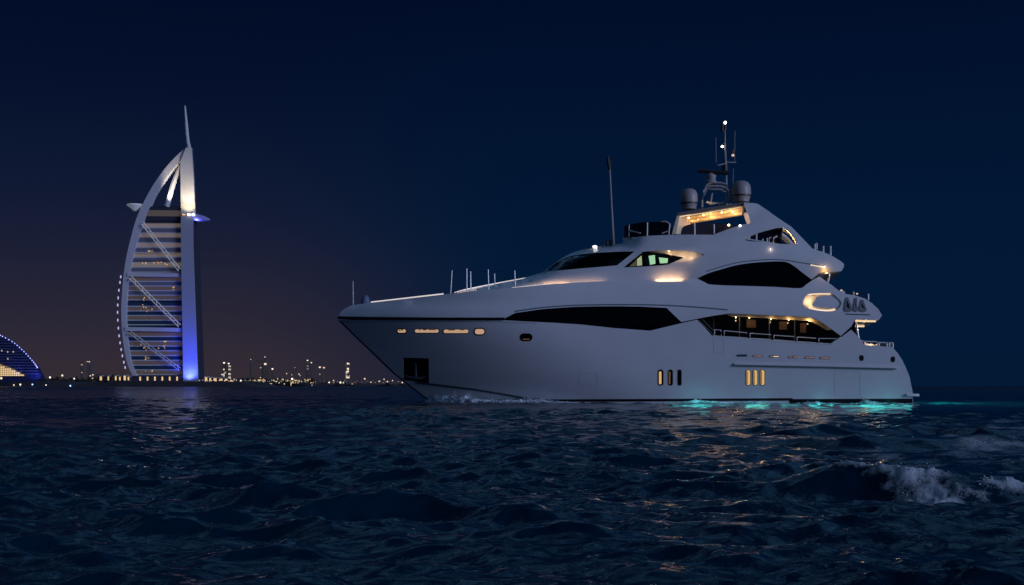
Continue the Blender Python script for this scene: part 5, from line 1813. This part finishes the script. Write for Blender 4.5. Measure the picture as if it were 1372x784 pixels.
# low blocks along the shore
rg = random.Random(21)
px = 312.0
while px < 418:
    w = rg.uniform(5, 9)
    far_block(px, w, rg.uniform(507.0, 509.4), CY + rg.uniform(-60, 60), 'low far block with many lit windows along the bright stretch of shore', Mc['block'], 'low lit blocks along the far shore')
    px += w + rg.uniform(-0.5, 1.0)
px = 424.0
while px < 560:
    w = rg.uniform(4, 10)
    far_block(px, w, rg.uniform(508.6, 511.6), CY + rg.uniform(-60, 60), 'low dark far block on the dim stretch of shore near the bow', Mc['dim'], 'low dark blocks along the far shore')
    px += w + rg.uniform(1.0, 7.0)
px = 274.0
while px < 318:
    w = rg.uniform(4, 7)
    far_block(px, w, rg.uniform(508.4, 510.0), 2350, 'low far block with scattered lit windows behind the breakwater end', Mc['block'], 'low blocks behind the breakwater end')
    px += w + rg.uniform(0.2, 2.0)


def lamp_post(px, py, Y, r_, g, label, group, name='shore_lamp'):
    org = at(px, 513.5, Y)
    root = empty(name, org)
    tag(root, label, 'lamp', group)
    top = at(px, py, Y) - org
    mb = MB()
    mb.tube([(0, 0, 0), (0, 0, top.z - r_)], [0.25, 0.18], 5)
    mb.build('pole', Mc['pole'], root)
    mb = MB()
    mb.lathe((0, 0, top.z), [(0.12 * r_, -.7 * r_), (0.55 * r_, -0.4 * r_), (.7 * r_, 0.1 * r_), (0.42 * r_, 0.5 * r_), (0.1 * r_, .7 * r_)], 8)
    mb.build('lamp_head', Mc[g], root)


for i in range(40):
    px = 321 + 94 * (i + rg.uniform(-.3, .3)) / 40
    lamp_post(px, rg.choice((509.4, 510.2, 510.6, 511)), 2440, rg.uniform(0.35, 0.9), rg.choice(('glow_w', 'glow_w', 'glow_y', 'glow_p')), 'small glowing lamp in the bright row along the far shore', 'lamps along the bright far shore')
for px, py, r_, g in ((391.4, 507.8, 3.0, 'glow_p'), (322.6, 510, 2.4, 'glow_p'), (372, 507.6, 1.4, 'glow_w'), (349, 506, 1.2, 'glow_w'), (384, 500.6, 1.4, 'glow_w'), (391, 502.4, 1.0, 'glow_w'), (400.6, 501.4, 1.6, 'glow_w'), (402, 503.4, 1.0, 'glow_w'), (395, 492.6, 1.0, 'glow_y')):
    lamp_post(px, py, 2445, r_, g, 'tall glowing lamp standing above the bright row on the far shore', 'tall lamps on the far shore')
for i in range(26):
    px = 424 + 122 * (i + rg.uniform(-.4, .4)) / 26
    lamp_post(px, rg.uniform(509.8, 513.0), 2440, rg.uniform(0.3, 0.8), rg.choice(('glow_w', 'glow_y', 'glow_y')), 'small glowing lamp on the dim stretch of shore toward the bow', 'lamps on the dim far shore')
for px, py, r_, g in ((441, 512.6, 2.0, 'glow_p'), (447, 509.8, 1.6, 'glow_y'), (456, 512.6, 2.6, 'glow_p'), (460, 512.8, 1.8, 'glow_w'), (488.6, 507.6, 2.4, 'glow_y'), (497, 512.2, 1.6, 'glow_w'), (508, 511, 1.8, 'glow_w'), (514.6, 508.2, 1.6, 'glow_w'), (519, 511.4, 1.8, 'glow_w'), (526, 510, 1.4, 'glow_w'), (539, 512.6, 2.0, 'glow_w')):
    lamp_post(px, py, 2430, r_, g, 'brighter glowing lamp on the dim shore toward the bow', 'bright lamps near the bow')
for i in range(16):
    px = 268 + 52 * (i + rg.uniform(-.3, .3)) / 16
    lamp_post(px, rg.uniform(508.4, 511.0), TY - 35, rg.uniform(0.5, 1.0), rg.choice(('glow_y', 'glow_y', 'glow_w')), 'small amber lamp on the breakwater right of the sail tower', 'amber lamps on the breakwater')
for px, py, r_, g, lb in ((67, 505.8, 2.0, 'glow_p', 'bright white lamp standing on the quay just right of the curved hotel'), (83.4, 503.2, 2.0, 'glow_w', 'tall warm lamp on the quay, higher than its neighbours'), (99.4, 507.4, 1.5, 'glow_p', 'white lamp near the right end of the quay'), (1.6, 506.8, 2.4, 'glow_w', 'warm lamp in front of the curved hotel at the left edge')):
    lamp_post(px, py, 1700, r_, g, lb, None)
for px, py, r_, g, lb in ((18.6, 516.0, 1.5, 'glow_w', 'warm lamp low on the water edge, leftmost of the row'), (27.2, 515.4, 1.8, 'glow_p', 'bright white lamp low on the water edge under the curved hotel'), (43.4, 515.2, 1.5, 'glow_b', 'blue lamp low on the water edge under the curved hotel'), (61.6, 516.0, 1.2, 'glow_p', 'small white lamp low on the water edge below the quay'), (94.2, 517.0, 1.6, 'glow_b', 'pale blue lamp low on the water edge by the breakwater end')):
    lamp_post(px, py, 1690, r_, g, lb, None, 'dock_lamp')
for px, py, lb in ((389.6, 517.6, 'small lit buoy on the water before the far shore, left one'), (418, 517.8, 'small lit buoy on the water before the far shore, right one')):
    org = at(px, 518.0, 1200)
    org.z = -0.2
    root = empty('buoy', org)
    tag(root, lb, 'buoy')
    mb = MB()
    mb.lathe((0, 0, 0), [(0.9, 0), (1.0, 0.5), (0.3, 1.2), (0.2, 1.8)], 10)
    mb.build('float', Mc['pole'], root)
    mb = MB()
    mb.lathe((0, 0, 2.0), [(0.1, -0.3), (0.4, -0.1), (0.4, 0.2), (0.1, 0.4)], 8)
    mb.build('lamp_head', Mc['glow_w'], root)
